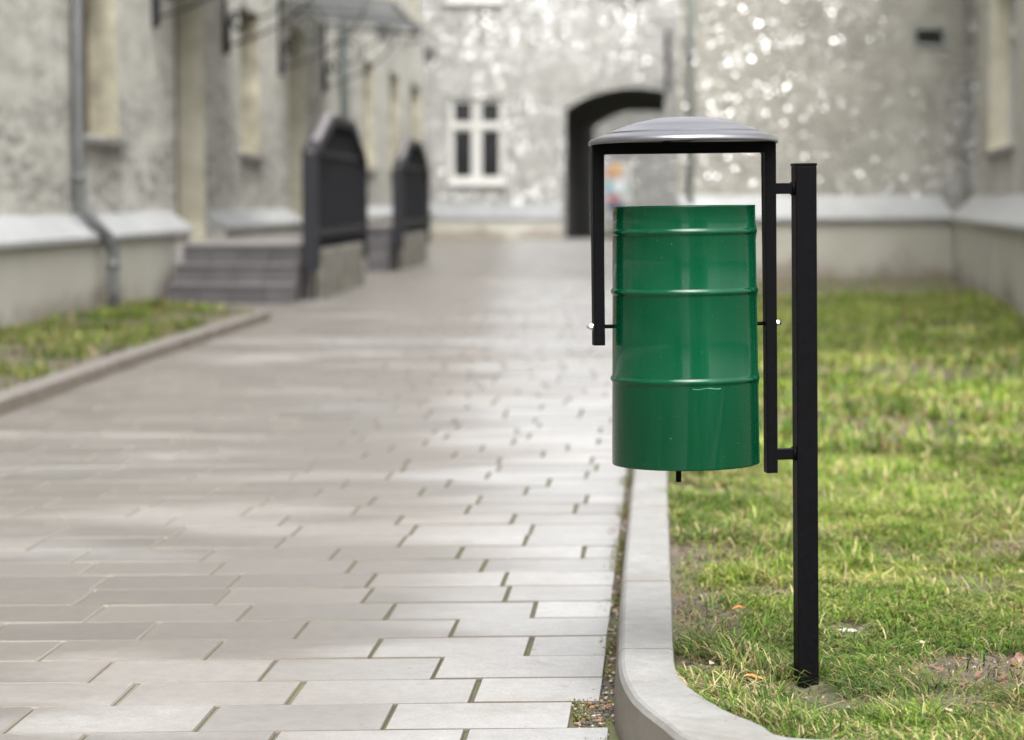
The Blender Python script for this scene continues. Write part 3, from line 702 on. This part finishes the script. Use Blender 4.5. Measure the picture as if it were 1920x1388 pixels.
def window(parent, x0, x1, z0, z1, depth, fm, cols=2, transom=.62, fw=.07, glassm=None, sill=True, sill_out=.10, sill_mat=None):
    bm = bmesh.new(); w = fw; y0, y1 = depth-.09, depth-.01
    box(bm, x0+.002, x0+w, y0, y1, z0+.002, z1-.002); box(bm, x1-w, x1-.002, y0, y1, z0+.002, z1-.002)
    box(bm, x0+w, x1-w, y0+.002, y1, z0+.002, z0+w*1.1); box(bm, x0+w, x1-w, y0+.002, y1, z1-w, z1-.002)
    zt = z0+(z1-z0)*transom
    if transom: box(bm, x0+w, x1-w, y0-.015, y1, zt-w*.7, zt+w*.7)
    for k in range(1, cols):
        xc = x0+(x1-x0)*k/cols; box(bm, xc-w*.9, xc+w*.9, y0-.006, y1-.003, z0+w*1.1, zt-w*.7 if transom else z1-w)
        if transom: box(bm, xc-w*.7, xc+w*.7, y0-.006, y1-.003, zt+w*.7, z1-w)
    for k in range(cols):     # casements
        xa = x0+(x1-x0)*k/cols+w; xb = x0+(x1-x0)*(k+1)/cols-w; s = w*.75
        for (za, zb) in (((z0+w*1.1, zt-w*.7), (zt+w*.7, z1-w)) if transom else ((z0+w*1.1, z1-w),)):
            box(bm, xa, xa+s, y0+.02, y1-.006, za, zb); box(bm, xb-s, xb, y0+.02, y1-.006, za, zb)
            box(bm, xa+s, xb-s, y0+.022, y1-.006, za, za+s); box(bm, xa+s, xb-s, y0+.022, y1-.006, zb-s, zb)
    fr = obj('window', bm, fm, parent)
    bm = bmesh.new(); box(bm, x0+.01, x1-.01, y1-.03, y1+.06, z0+.01, z1-.01); obj('pane', bm, glassm or M['glass'], fr)
    if sill:
        bm = bmesh.new(); prism(bm, [(depth-.10, z0+.012), (-sill_out, z0-.045), (-sill_out, z0-.085), (-sill_out+.03, z0-.085), (.001, z0-.05), (depth-.10, z0-.02)], x0-.07, x1+.07, 'x')
        obj('sill', bm, sill_mat or M['sill'], fr)
    return fr
def cap_prism(bm, a0, a1, zf, zw, out):
    prism(bm, [(0.0, zw), (0.0, zf-.05), (-(out+.01), zf-.05), (-(out+.045), zf-.055), (-(out+.045), zf-.012), (-(out+.03), zf)], a0, a1, 'x')

# ---- left building
u = Vector((.038, 1, 0)).normalized()
LB = wall_frame('apartment_building', (-4.49, 0), u)
tag(LB, 'long weathered grey building with iron canopies along the left side of the path', 'building')
H_L = 10.6
win1 = (20.9, 22.45, 1.56, 3.35); door1 = (25.45, 27.3, .551, 3.45); win2 = (30.0, 31.7, 1.58, 3.38); door2 = (34.6, 36.6, .62, 3.5)
winA = (45.4, 47.3, 1.6, 3.62); winB = (50.8, 53.1, 1.6, 3.68); winC = (56.4, 59.2, 1.6, 3.72); win0 = (14.9, 16.5, 1.56, 3.35)
wins = [win0, win1, win2, winA, winB, winC, (9.5, 11, 1.56, 3.35), (3.5, 5, 1.56, 3.35)]
ups = [(a, a+1.5, z, z+1.9) for z in (5.0, 8.0) for a in (3.5, 9.5, 14.9, 20.9, 25.6, 30.1, 34.8, 40, 45.4, 51, 56.5)]
bm = bmesh.new(); holed_wall(bm, -12, 62.3, -.1, H_L, wins+[door1+(2,), door2+(2,)]+ups, .36)
box(bm, -12, 62.3, .62, 10, -.1, H_L)
lw = obj('wall', bm, [M['facade_left'], M['jamb_dark'], M['jamb']], LB)
for w_ in wins: window(LB, *w_, .36, M['wood_brown'], 2, .66, fw=.06)
for w_ in ups: window(LB, *w_, .3, M['white_frame'], 2, .66, fw=.06)
for d_ in (door1, door2):
    bm = bmesh.new(); x0, x1, z0, z1 = d_
    box(bm, x0+.002, x0+.1, .30, .355, z0, z1-.002); box(bm, x1-.1, x1-.002, .30, .355, z0, z1-.002); box(bm, x0+.1, x1-.1, .302, .355, z1-.1, z1-.002); box(bm, x0+.1, x1-.1, .302, .355, z0+2.15, z0+2.25)
    box(bm, (x0+x1)/2-.03, (x0+x1)/2+.03, .31, .355, z0, z0+2.15)
    for k in range(2):
        xa = x0+.1+k*(x1-x0-.2)/2; xb = xa+(x1-x0-.2)/2
        for (za, zb) in ((z0+.15, z0+.75), (z0+.9, z0+2.0)):
            box(bm, xa+.12, xb-.12, .322, .345, za, zb, .008)
    box(bm, x0+.1, x1-.1, .335, .358, z0+.001, z1-.1)
    dr = obj('door', bm, M['wood_brown'], LB)
    bm = bmesh.new(); tube(bm, [((x0+x1)/2+.06, .20, z0+1.0), ((x0+x1)/2+.06, .20, z0+1.18)], .012, 8); tube(bm, [((x0+x1)/2+.06, .20, z0+1.05), ((x0+x1)/2+.06, .27, z0+1.05)], .008, 8); obj('handle', bm, M['zinc'], dr)
for q0, q1 in ((-12, 25.12), (27.48, 34.35), (36.85, 62.1)):
    bm = bmesh.new(); box(bm, q0, q1, -.2, .01, -.1, .70); obj('plinth', bm, M['plinth'], LB)
    bm = bmesh.new(); cap_prism(bm, q0, q1+.03, .70, .87, .2); obj('plinth_cap', bm, M['cap'], LB)
# downpipes
bm = bmesh.new(); pz = [(20.35, -.085, 10.4), (20.35, -.085, 1.05), (20.35, -.10, .93), (20.38, -.20, .80), (20.45, -.30, .68), (20.5, -.335, .56), (20.5, -.335, .44), (20.5, -.335, .03)]
pz = [(a, y, z) for a, y, z in pz]; pp = [pz[0]]+[tuple(Vector(pz[i])*(1-t)+Vector(pz[i+1])*t) for i in range(1, len(pz)-1) for t in (0, .5)]+[pz[-1]]
tube(bm, pp, .052, 20); dp = obj('downpipe', bm, M['zinc_pipe'], LB, True)
bm = bmesh.new()
bm.free()
for (a, y, z) in ((20.35, -.085, 1.15), (20.35, -.085, 3.0), (20.35, -.085, 5.4), (20.5, -.335, .42)):
    bm = bmesh.new(); tube(bm, [(a, y, z), (a, y, z+.05)], .060, 20); obj('collar', bm, M['zinc_pipe'], dp, True)
bm = bmesh.new(); tube(bm, [(41.0, -.12, 10.4), (41.0, -.12, .2)], .085, 20); dp2 = obj('downpipe', bm, M['zinc_pipe_light'], LB, True)
bm = bmesh.new(); 
bm.free()
for z in (2.1, 3.6, 5.4):
    bm = bmesh.new(); tube(bm, [(41.0, -.12, z), (41.0, -.12, z+.06)], .1, 20); obj('collar', bm, M['zinc_pipe'], dp2, True)
# canopies on scroll brackets
def cglass():
    t = NT('wired_canopy_glass'); t.set(Base_Color=t.ramp(t.noise(2, 4), [(.3, (.14, .15, .145)), (.7, (.22, .23, .225))]), Roughness=.35)
    tr = t.n.new('ShaderNodeBsdfTranslucent'); tr.inputs['Color'].default_value = (.3, .31, .31, 1); tp = t.n.new('ShaderNodeBsdfTransparent')
    m1 = t.n.new('ShaderNodeMixShader'); m1.inputs[0].default_value = .5; t.link(tr.outputs[0], m1.inputs[1]); t.link(tp.outputs[0], m1.inputs[2])
    m2 = t.n.new('ShaderNodeMixShader'); m2.inputs[0].default_value = .7; t.link(t.b.outputs[0], m2.inputs[1]); t.link(m1.outputs[0], m2.inputs[2])
    t.link(m2.outputs[0], t.out.inputs['Surface']); return t.m
M['canopy_glass'] = cglass()
def canopy(a0, a1, out, zin, zout, far_tip=.25):
    bm = bmesh.new()
    prism(bm, [(-.01, zin), (-out, zout), (-out, zout-.012), (-.01, zin-.012)], a0, a1, 'x')
    n = 7
    for k in range(n+1):
        a = a0+(a1-a0)*k/n; prism(bm, [(-.02, zin+.03), (-out, zout+.03), (-out, zout+.001), (-.02, zin+.001)], a-.012, a+.012, 'x')
    cn = obj('canopy', bm, M['canopy_glass'], LB)
    bm = bmesh.new(); box(bm, a0-.02, a1+.02, -out-.035, -out-.001, zout-.07, zout+.015)
    for a in (a0-.02, (a0+a1)/2, a1): prism(bm, [(-.02, zin-.052), (-out, zout-.052), (-out, zout-.09), (-.02, zin-.09)], a, a+.03, 'x')
    obj('canopy_frame', bm, M['lead'], cn)
    for a in (a0+.05, a1-.05):
        bm = bmesh.new(); zb = 2.76
        box(bm, a-.02, a+.02, -.04, -.001, zb-.05, zin-.08); box(bm, a-.045, a+.045, -.075, -.002, zb-.06, zb+.32, .01)
        pts = [(a, -.05-1.15*math.sin(t)**1.6*1.0, zb+.04+(zout-zb-.02)*(1-math.cos(t))) for t in np.linspace(0, math.pi/2, 14)]
        tube(bm, pts, .014, 8)
        pts = [(a, -.42+.30*math.cos(t)*(1-t/16), zin-.50+.30*math.sin(t)*(1-t/16)) for t in np.linspace(0, 10, 40)]
        tube(bm, pts, .010, 6)
        pts = [(a, -.16+.09*math.cos(t)*(1-t/14), zb+.32+.13*math.sin(t)*(1-t/14)) for t in np.linspace(0, 8, 28)]
        tube(bm, pts, .018, 6)
        tube(bm, [(a, -.03, zin-.16), (a, -out+.1, zout-.07)], .012, 8)
        obj('bracket', bm, M['iron'], cn)
canopy(24.15, 28.75, 1.45, 3.85, 3.70); canopy(33.5, 38.85, 1.55, 3.86, 3.70)
# lanterns on the wall
def lantern(a, z, label, out=.5):
    p = LB.matrix_basis @ Vector((a, 0, z)); L_ = empty('wall_lantern', p, LB.rotation_euler)
    tag(L_, label, 'lantern', 'wall lanterns on the left facade')
    bm = bmesh.new(); tube(bm, [(0, 0, .25), (0, -out*.5, .32), (0, -out, .22), (0, -out, .12)], .018, 8); box(bm, -.05, .05, -.02, 0, .12, .38, .004); obj('arm', bm, M['iron'], L_)
    bm = bmesh.new(); prism(bm, [(-.08, -.08), (.08, -.08), (.08, .08), (-.08, .08)], -.18, -.16, 'z'); 
    for v in bm.verts: v.co.y -= out
    for sx in (-.07, .07):
        for sy in (-.07, .07): tube(bm, [(sx, -out+sy, -.17), (sx*1.25, -out+sy*1.25, .06)], .009, 6)
    lathe(bm, [(.16, .05), (.15, .07), (.04, .14), (0, .16)], 12, 0, -out); obj('cage', bm, M['iron'], L_)
    bm = bmesh.new(); lathe(bm, [(0, -.15), (.05, -.14), (.07, -.05), (.06, .03), (0, .05)], 12, 0, -out); obj('globe', bm, M['lantern_glass'], L_, True)
M['lantern_glass'] = simple('milky_lantern_glass', (.35, .36, .35), (.45, .46, .45), 9, .2)
lantern(38.0, 4.02, 'wall lantern with dark cage under the far iron canopy, nearest the downpipe', .55)
lantern(43.9, 4.02, 'wall lantern with dark cage just past the tip of the iron canopy', .5)
lantern(54.0, 4.18, 'small wall lantern farthest along the left facade near the corner', .6)
# cable in the air between canopy and wall
bm = bmesh.new(); q = [Vector((39.0, -1.5, 3.62))*(1-t)+Vector((41.2, -.1, 3.2))*t+Vector((0, 0, .22*math.sin(math.pi*t))) for t in np.linspace(0, 1, 12)]
tube(bm, q, .010, 6); obj('canopy_stay', bm, M['iron'], LB)
bm = bmesh.new(); prism(bm, [(-.45, H_L), (-.45, H_L+.12), (5.3, H_L+4), (11, H_L+.12), (11, H_L)], -12.3, 62.4, 'x'); obj('roof', bm, M['roof'], LB)

# ---- porches: steps parallel to the wall up to a landing behind an iron screen on a fluted base
def porch(s0, s1, e0, e1, hz, label, steps=3, shoulder=(.75, .55)):
    P_ = empty('entrance_porch', LB.matrix_basis @ Vector((s0, 0, 0)), LB.rotation_euler); tag(P_, label, 'porch steps', 'entrance porches on the left facade')
    rise = hz/steps; vin = .31; v1 = 1.52
    for k in range(steps):
        bm = bmesh.new(); n = 4; a0 = k*.34
        for j in range(n):
            x0 = vin+.02*k if j == 0 else vin+(v1-vin)*j/n
            box(bm, a0+.018, a0+.42 if k < steps-1 else a0+.36, -(vin+(v1-vin)*(j+1)/n)+.004, -x0, -.05, rise*(k+1)-.03, .004)
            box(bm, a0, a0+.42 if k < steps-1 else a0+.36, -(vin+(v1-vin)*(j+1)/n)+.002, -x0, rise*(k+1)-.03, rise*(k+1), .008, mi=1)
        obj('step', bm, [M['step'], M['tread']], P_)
    bm = bmesh.new(); box(bm, (steps-1)*.34+.36, s1-s0, -v1, -.02, -.05, hz-.004); obj('landing', bm, M['landing'], P_)
    # base of the screen
    a0, a1 = e0-s0, e1-s0; bm = bmesh.new(); n = 5
    box(bm, a0+.25, a1-.15, -1.60, -1.52, -.05, .56, .01, mi=1)
    for k in range(n+1):
        a = a0+.75+(a1-a0-1.45)*k/n; box(bm, a-.22, a+.17, -1.70, -1.595, -.05, .50, .03)
    obj('fluted_base', bm, [M['stone_base'], M['step']], P_)
    # iron screen: frame outline + dense bars + sheet
    zt = 1.82; sh = 1.44; ca = shoulder
    outl = [(a0, .30), (a0, sh), (a0+ca[0]*2.2, zt), (a1-ca[1]*2.6, zt), (a1, sh-.02), (a1, .30)]
    def rail(bm, p, q, w=.05, d=.06):
        p = Vector((p[0], 0, p[1])); q = Vector((q[0], 0, q[1])); dr = (q-p).normalized(); nn = Vector((-dr.z, 0, dr.x))*w/2
        vs = [bm.verts.new(v) for y in (-1.62-d, -1.62+d) for v in [(c.x, y, c.z) for c in (p-nn, p+nn, q+nn, q-nn)]]
        bm.faces.new(vs[:4]); bm.faces.new(vs[4:][::-1])
        for i in range(4): j = (i+1) % 4; bm.faces.new((vs[i], vs[4+i], vs[4+j], vs[j]))
    bm = bmesh.new()
    for p, q in zip(outl, outl[1:]): rail(bm, p, q, .09, .075)
    rail(bm, (a0, .66), (a1, .66), .08, .05); rail(bm, (a0+.7, zt-.36), (a1-.6, zt-.36), .05, .04)
    fr = obj('screen_frame', bm, M['iron_cap'], P_)
    bm = bmesh.new(); n = int((a1-a0)/.13)
    def top(a): 
        if a < outl[2][0]: return sh+(zt-sh)*(a-a0)/(outl[2][0]-a0)
        if a > outl[3][0]: return zt-(zt-sh)*(a-outl[3][0])/(a1-outl[3][0])
        return zt
    for k in range(1, n):
        a = a0+(a1-a0)*k/n; b_ = .46 if k % 2 else .34
        box(bm, a-.012, a+.012, -1.655, -1.625, b_, top(a)-.02)
    poly = [(a0+.02, .50)]+[(a0+.02, sh)]+[(outl[2][0], zt-.02), (outl[3][0], zt-.02)]+[(a1-.02, sh-.02), (a1-.02, .50)]
    prism(bm, [(p, q) for p, q in poly], -1.615, -1.60, 'y')
    obj('iron_screen', bm, M['iron'], P_)
    bm = bmesh.new()     # pale sheet over the sloping near shoulder
    p, q = outl[1], outl[2]
    prism(bm, [(p[0]-.05, p[1]+.02), (p[0]-.02, p[1]-.03), (q[0]-.02, q[1]+.03), (q[0]-.03, q[1]+.08)], -1.665, -1.585, 'y')
    obj('shoulder_sheet', bm, M['sill'], P_)
porch(23.15, 30.4, 23.75, 28.7, .551, 'nearer dark stone steps with tall black iron screen on a fluted concrete base')
porch(33.2, 40.6, 33.8, 38.9, .62, 'farther dark stone steps with black iron screen close to the courtyard corner')

# ---- back building with archway
BBo = (-2.2, 60.5); BB = wall_frame('courtyard_building', BBo, (1, .012, 0)); tag(BB, 'pale building closing the courtyard with dark arched passage and white window', 'building')
def bx(px): return (px-960)/F*60.5-BBo[0]
def bz(py): return CAMZ+(HOR-py)*60.5/F
aL, aR = bx(1060), bx(1246); zs, za = bz(203), bz(164)
W1 = (bx(842), bx(946), bz(342), bz(184)); W2 = (bx(838), bx(940), bz(6), bz(6)+2.1); W3 = (bx(1132), bx(1208), bz(-12), bz(-12)+2.1)
bm = bmesh.new()
holes = [W1, W2, W3, (aL, aR, -.1, za)]+[(x, x+1.3, 8.6, 10.4) for x in (2.1, 4.0, 6.2, 8.6)]
holed_wall(bm, -.4, 11, -.1, 11.5, holes[:3]+holes[4:]+[(aL, aR, -.1, za)], .16, mi_rev=1)
# fill above the segmental arch
def arch_z(t): return float(bz(np.interp(t, [0, .08, .2, .35, .5, .65, .8, .92, 1], [207, 197, 185, 175, 169, 166.5, 167, 170, 176])))
n = 24; pr = None
for k in range(n+1):
    t = k/n; a = aL+(aR-aL)*t; z = arch_z(t)
    if pr: 
        f = bm.faces.new([bm.verts.new(v) for v in ((pr[0], .0, pr[1]), (a, .0, z), (a, .0, za), (pr[0], .0, za))]); f.material_index = 0
    pr = (a, z)
box(bm, -.4, aL-.001, .3, 6.5, -.1, 11.5); box(bm, aR+1.3, 11, .3, 6.5, -.1, 11.5); box(bm, aL-.001, aR+1.299, .3, 6.5, za+.4, 11.5)
obj('wall', bm, [M['facade_back'], M['white_frame'] if False else M['facade_back']], BB)
# passage lining
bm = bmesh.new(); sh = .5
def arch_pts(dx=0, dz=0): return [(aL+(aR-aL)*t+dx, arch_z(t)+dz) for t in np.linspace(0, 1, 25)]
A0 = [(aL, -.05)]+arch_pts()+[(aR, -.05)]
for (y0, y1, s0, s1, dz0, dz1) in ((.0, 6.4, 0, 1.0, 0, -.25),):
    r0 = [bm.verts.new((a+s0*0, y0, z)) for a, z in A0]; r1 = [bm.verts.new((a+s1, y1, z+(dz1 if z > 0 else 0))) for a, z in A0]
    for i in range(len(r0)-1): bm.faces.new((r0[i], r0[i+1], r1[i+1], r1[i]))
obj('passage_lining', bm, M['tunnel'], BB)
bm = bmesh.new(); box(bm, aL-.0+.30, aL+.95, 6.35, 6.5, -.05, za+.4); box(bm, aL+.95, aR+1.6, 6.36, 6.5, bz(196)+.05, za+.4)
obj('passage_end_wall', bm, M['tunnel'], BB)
window(BB, *W1, .16, M['white_frame'], 2, .66, fw=.075, sill_out=.12, sill_mat=M['white_frame'])
window(BB, *W2, .16, M['white_frame'], 2, .66, fw=.075, sill_out=.12, sill_mat=M['white_frame']); window(BB, *W3, .16, M['white_frame'], 2, .66, fw=.075, sill_out=.12, sill_mat=M['white_frame'])
for x, x2, z, z2 in holes[4:]: window(BB, x, x2, z, z2, .16, M['white_frame'], 2, .66, fw=.075, sill_mat=M['white_frame'])
for q0, q1 in ((.1, aL-.12), (aR+.12, 10.8)):
    bm = bmesh.new(); box(bm, q0, q1, -.22, .01, -.1, bz(409)); obj('plinth', bm, M['plinth'], BB)
M['cap_far'] = simple('dull_zinc_flashing', (.17, .175, .18), (.22, .225, .23), 3, .7, 0, .1)
for q0, q1 in ((.1, aL-.10), (aR+.1, 10.8)):
    bm = bmesh.new(); cap_prism(bm, q0, q1, bz(408), bz(382), .22); obj('plinth_cap', bm, M['cap_far'], BB)
bm = bmesh.new(); tube(bm, [(bx(1250), -.07, bz(60)), (bx(1250), -.07, bz(170))], .05, 12); obj('cable_duct', bm, M['iron_cap'], BB)
bm = bmesh.new(); prism(bm, [(-.4, 11.5), (-.4, 14.1), (3.5, 16.5), (6.9, 14.1), (6.9, 11.5)], -.5, 11, 'x'); obj('roof', bm, M['roof'], BB)

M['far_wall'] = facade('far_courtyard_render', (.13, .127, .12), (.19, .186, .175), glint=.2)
# far wall seen through the passage and what hangs on it
FW = wall_frame('far_building', (-1, 82), (1, 0, 0)); tag(FW, 'pale building seen through the dark archway', 'building')
bm = bmesh.new(); holed_wall(bm, 0, 16, -.1, 9, [(8.2, 9.6, 1.5, 3.5)], .2); box(bm, 0, 16, .5, 4, -.1, 9); obj('wall', bm, [M['far_wall'], M['jamb_dark']], FW)
window(FW, 8.2, 9.6, 1.5, 3.5, .2, M['wood_brown'], 2, .66)
bm = bmesh.new(); prism(bm, [(-.3, 9), (-.3, 9.1), (2, 10.5), (4.2, 9.1), (4.2, 9)], -.1, 16.1, 'x'); obj('roof', bm, M['roof'], FW)
PS = empty('poster_board', ((1153-960)/F*76, 76, 0)); tag(PS, 'colourful orange, white and blue board standing beyond the archway', 'poster board')
bm = bmesh.new(); box(bm, -.42, .50, 0, .05, .5, 2.15, .01); 
for x in (-.38, .46): box(bm, x-.03, x+.03, .051, .10, -.03, 2.1)
obj('board', bm, simple('board_grey', (.40, .39, .38), (.5, .49, .48), 5, .6), PS)
def blob(cx, cz, rx, rz, col, y):
    bm = bmesh.new(); prism(bm, [(cx+rx*math.cos(t)*(1+.12*math.sin(3*t)), cz+rz*math.sin(t)*(1+.1*math.cos(4*t))) for t in np.linspace(0, 2*math.pi, 24, endpoint=False)], y-.004, y, 'y')
    obj('printed_patch', bm, simple('print', col, tuple(c*1.15 for c in col), 5, .6), PS)
blob(-.05, 1.85, .30, .22, (.42, .25, .17), -.002); blob(.0, 1.35, .38, .28, (.24, .36, .40), -.004); blob(.12, 1.42, .17, .2, (.6, .62, .62), -.010); blob(-.05, 1.05, .22, .12, (.40, .14, .14), -.015); blob(.05, .75, .4, .15, (.05, .08, .14), -.006); blob(.05, 1.98, .1, .12, (.6, .35, .05), -.010)

# ---- right building
def seg_wall(parent, p, q, holes, extra=None): ...
RBm = empty('annexe_building', (RB_a.x, RB_a.y, 0)); tag(RBm, 'cream rendered building behind the lawn on the right with louvred vent', 'building')
RBm.rotation_euler = (0, 0, math.atan2(RB_b.y-RB_a.y, RB_b.x-RB_a.x))
Lf = (RB_b-RB_a).length
inv = RBm.matrix_basis.inverted()
off = .24
def atf(px, py):    # pixel -> local (a,z) on the front wall plane
    d = ray(px, py); n = Vector((-(RB_b.y-RB_a.y), RB_b.x-RB_a.x, 0)).normalized(); o = Vector((RB_a.x, RB_a.y, 0))+n*off
    t = (o-Vector((0, 0, CAMZ))).dot(n)/d.dot(n); w = Vector((0, 0, CAMZ))+d*t; l = inv @ w; return l.x, l.z
bm = bmesh.new(); v0 = atf(1716, 82); v1 = atf(1769, 57); vent = (v0[0], v1[0], v0[1], v1[1])
holed_wall(bm, .0, Lf+.3, -.1, 7.2, [vent], .12)
for v in bm.verts: v.co.y += off
obj('wall', bm, [M['facade_right'], M['facade_right']], RBm)
bm = bmesh.new(); x0, x1, z0, z1 = vent
for (a, b, c, d) in ((x0-.04, x0+.005, z0-.04, z1+.04), (x1-.005, x1+.04, z0-.04, z1+.04), (x0+.005, x1-.005, z0-.04, z0+.005), (x0+.005, x1-.005, z1-.005, z1+.04)): box(bm, a, b, off-.015, off+.02, c, d)
vf = obj('vent', bm, M['zinc_pipe_light'], RBm)
bm = bmesh.new(); box(bm, x0, x1, off+.09, off+.12, z0, z1)
for k in range(4):
    z = z0+(z1-z0)*(k+.5)/4; prism(bm, [(off+.01, z-.02), (off+.012, z-.014), (off+.07, z+.02), (off+.07, z+.012)], x0+.006, x1-.006, 'x')
obj('louvre', bm, M['louvre'], vf)
ZP = .80
bm = bmesh.new(); box(bm, .0, Lf-.0, 0, off+.01, -.1, ZP-.05); obj('plinth', bm, M['plinth'], RBm)
bm = bmesh.new(); A_ = [(-.03, ZP), (-.045, ZP-.015), (-.045, ZP-.055), (.0, ZP-.055), (off, ZP-.055), (off, 1.04)]
prism(bm, A_, -.02, Lf-.02, 'x'); obj('plinth_cap', bm, M['cap'], RBm)
bm = bmesh.new(); tube(bm, [(.10, off-.09, 7.0), (.10, off-.09, .1)], .042, 16); dpr = obj('downpipe', bm, M['zinc_pipe_light'], RBm, True)
for z in (1.3, 2.6, 5):
    bm = bmesh.new(); tube(bm, [(.10, off-.09, z), (.10, off-.09, z+.05)], .05, 16); obj('collar', bm, M['zinc_pipe'], dpr, True)
# side wing running towards the camera
SW = empty('side_wing', (RB_b.x, RB_b.y, 0), (0, 0, math.atan2(sd_dir.y, sd_dir.x))); tag(SW, 'cream wing of the annexe with a window sill at the right edge of the photo', 'building')
Ls = 17.2; inv2 = SW.matrix_basis.inverted()
def ats(px, py):
    n = Vector((-sd_dir.y, sd_dir.x, 0)); n = n if n.x > 0 else -n; o = Vector((RB_b.x, RB_b.y, 0))+n*off
    d = ray(px, py); t = (o-Vector((0, 0, CAMZ))).dot(n)/d.dot(n); w = Vector((0, 0, CAMZ))+d*t; l = inv2 @ w; return l.x, l.z
wa = ats(1853, 285)[0]; wb = ats(1900, 285)[0]; wz = ats(1877, 276)[1]
bm = bmesh.new(); wh = [(wa, wb, wz, wz+1.9), (wb+2.2, wb+3.6, wz, wz+1.9), (wb+5.6, wb+7, wz, wz+1.9)]
wu = [(a, a+1.4, z, z+1.9) for a in (1.2, wa, wb+2.2, wb+5.6) for z in (4.4,)]
holed_wall(bm, off*.9, Ls, -.1, 7.2, wh+wu, .3)
for v in bm.verts: v.co.y += off
obj('wall', bm, [M['facade_right'], M['jamb']], SW)
g = empty('windows_offset', (0, 0, 0)); bpy.data.objects.remove(g)
for w_ in wh+wu:
    fr = window(SW, *w_, .3, M['white_frame'], 2, .66, fw=.07); fr.location.y = off
bm = bmesh.new(); box(bm, off*.2, Ls, 0, off+.01, -.1, ZP-.05)
obj('plinth', bm, M['plinth'], SW)
bm = bmesh.new(); prism(bm, A_, .02, Ls+.03, 'x'); obj('plinth_cap', bm, M['cap'], SW)
bm = bmesh.new(); box(bm, .8, Ls-.02, off+.7, 9, -.1, 7.2); box(bm, .8, Ls-.02, off+.002, off+.7, 7.0, 7.2); box(bm, Ls-.3, Ls-.005, off+.003, 8, -.1, 7.2)
obj('end_wall', bm, M['facade_right'], SW)
bm = bmesh.new(); pl = [inv @ Vector(p) for p in ((2.05, 27.78, 0), (4.7, 60, 0), (13, 60, 0), (13, 31, 0), (5.6, 29.5, 0))]; prism(bm, [(p.x, p.y) for p in pl], -.1, 7.2, 'z'); obj('end_wall', bm, M['facade_right'], RBm)
bm = bmesh.new(); tp = [bm.verts.new((p.x, p.y, 7.2)) for p in pl]; ap = bm.verts.new((sum(p.x for p in pl)/5, sum(p.y for p in pl)/5, 9.6))
for i in range(5): bm.faces.new((tp[i], tp[(i+1) % 5], ap))
bm.faces.new(tp[::-1]); obj('roof', bm, M['roof'], RBm)
bm = bmesh.new(); prism(bm, [(-.2, 7.21), (-.2, 7.31), (4.5, 9.4), (9.2, 7.31), (9.2, 7.21)], -1, Ls+.2, 'x'); obj('roof', bm, M['roof'], SW)

# ---- unseen houses added behind the camera, spaced to put streak reflections on the can
for (x0, x1, y, h, mt, lab) in ((-3.2, -15, -13, 9.5, 'facade_left', 'grey house added behind the viewer on the left for reflections on the bin'), (15, 2.4, -17, 8.0, 'facade_right', 'cream house added behind the viewer on the right for reflections on the bin')):
    RH = wall_frame('reflection_house', (max(x0, x1), y), (-1, 0, 0)); tag(RH, lab, 'building'); W_ = abs(x1-x0)
    rw = [(a, a+1.3, z, z+1.8) for a in np.arange(3.5, W_-2, 3.2) for z in (1.4, 4.8)]
    bm = bmesh.new(); holed_wall(bm, 0, W_, -.1, h, rw, .2); box(bm, 0, W_, .5, 8, -.1, h); obj('wall', bm, [M[mt], M['jamb']], RH)
    for w_ in rw: window(RH, *w_, .2, M['wood_brown'], 2, .66)
    bm = bmesh.new(); prism(bm, [(-.3, h), (-.3, h+.1), (4, h+3), (8.3, h+.1), (8.3, h)], -.3, W_+.3, 'x'); obj('roof', bm, M['roof'], RH)
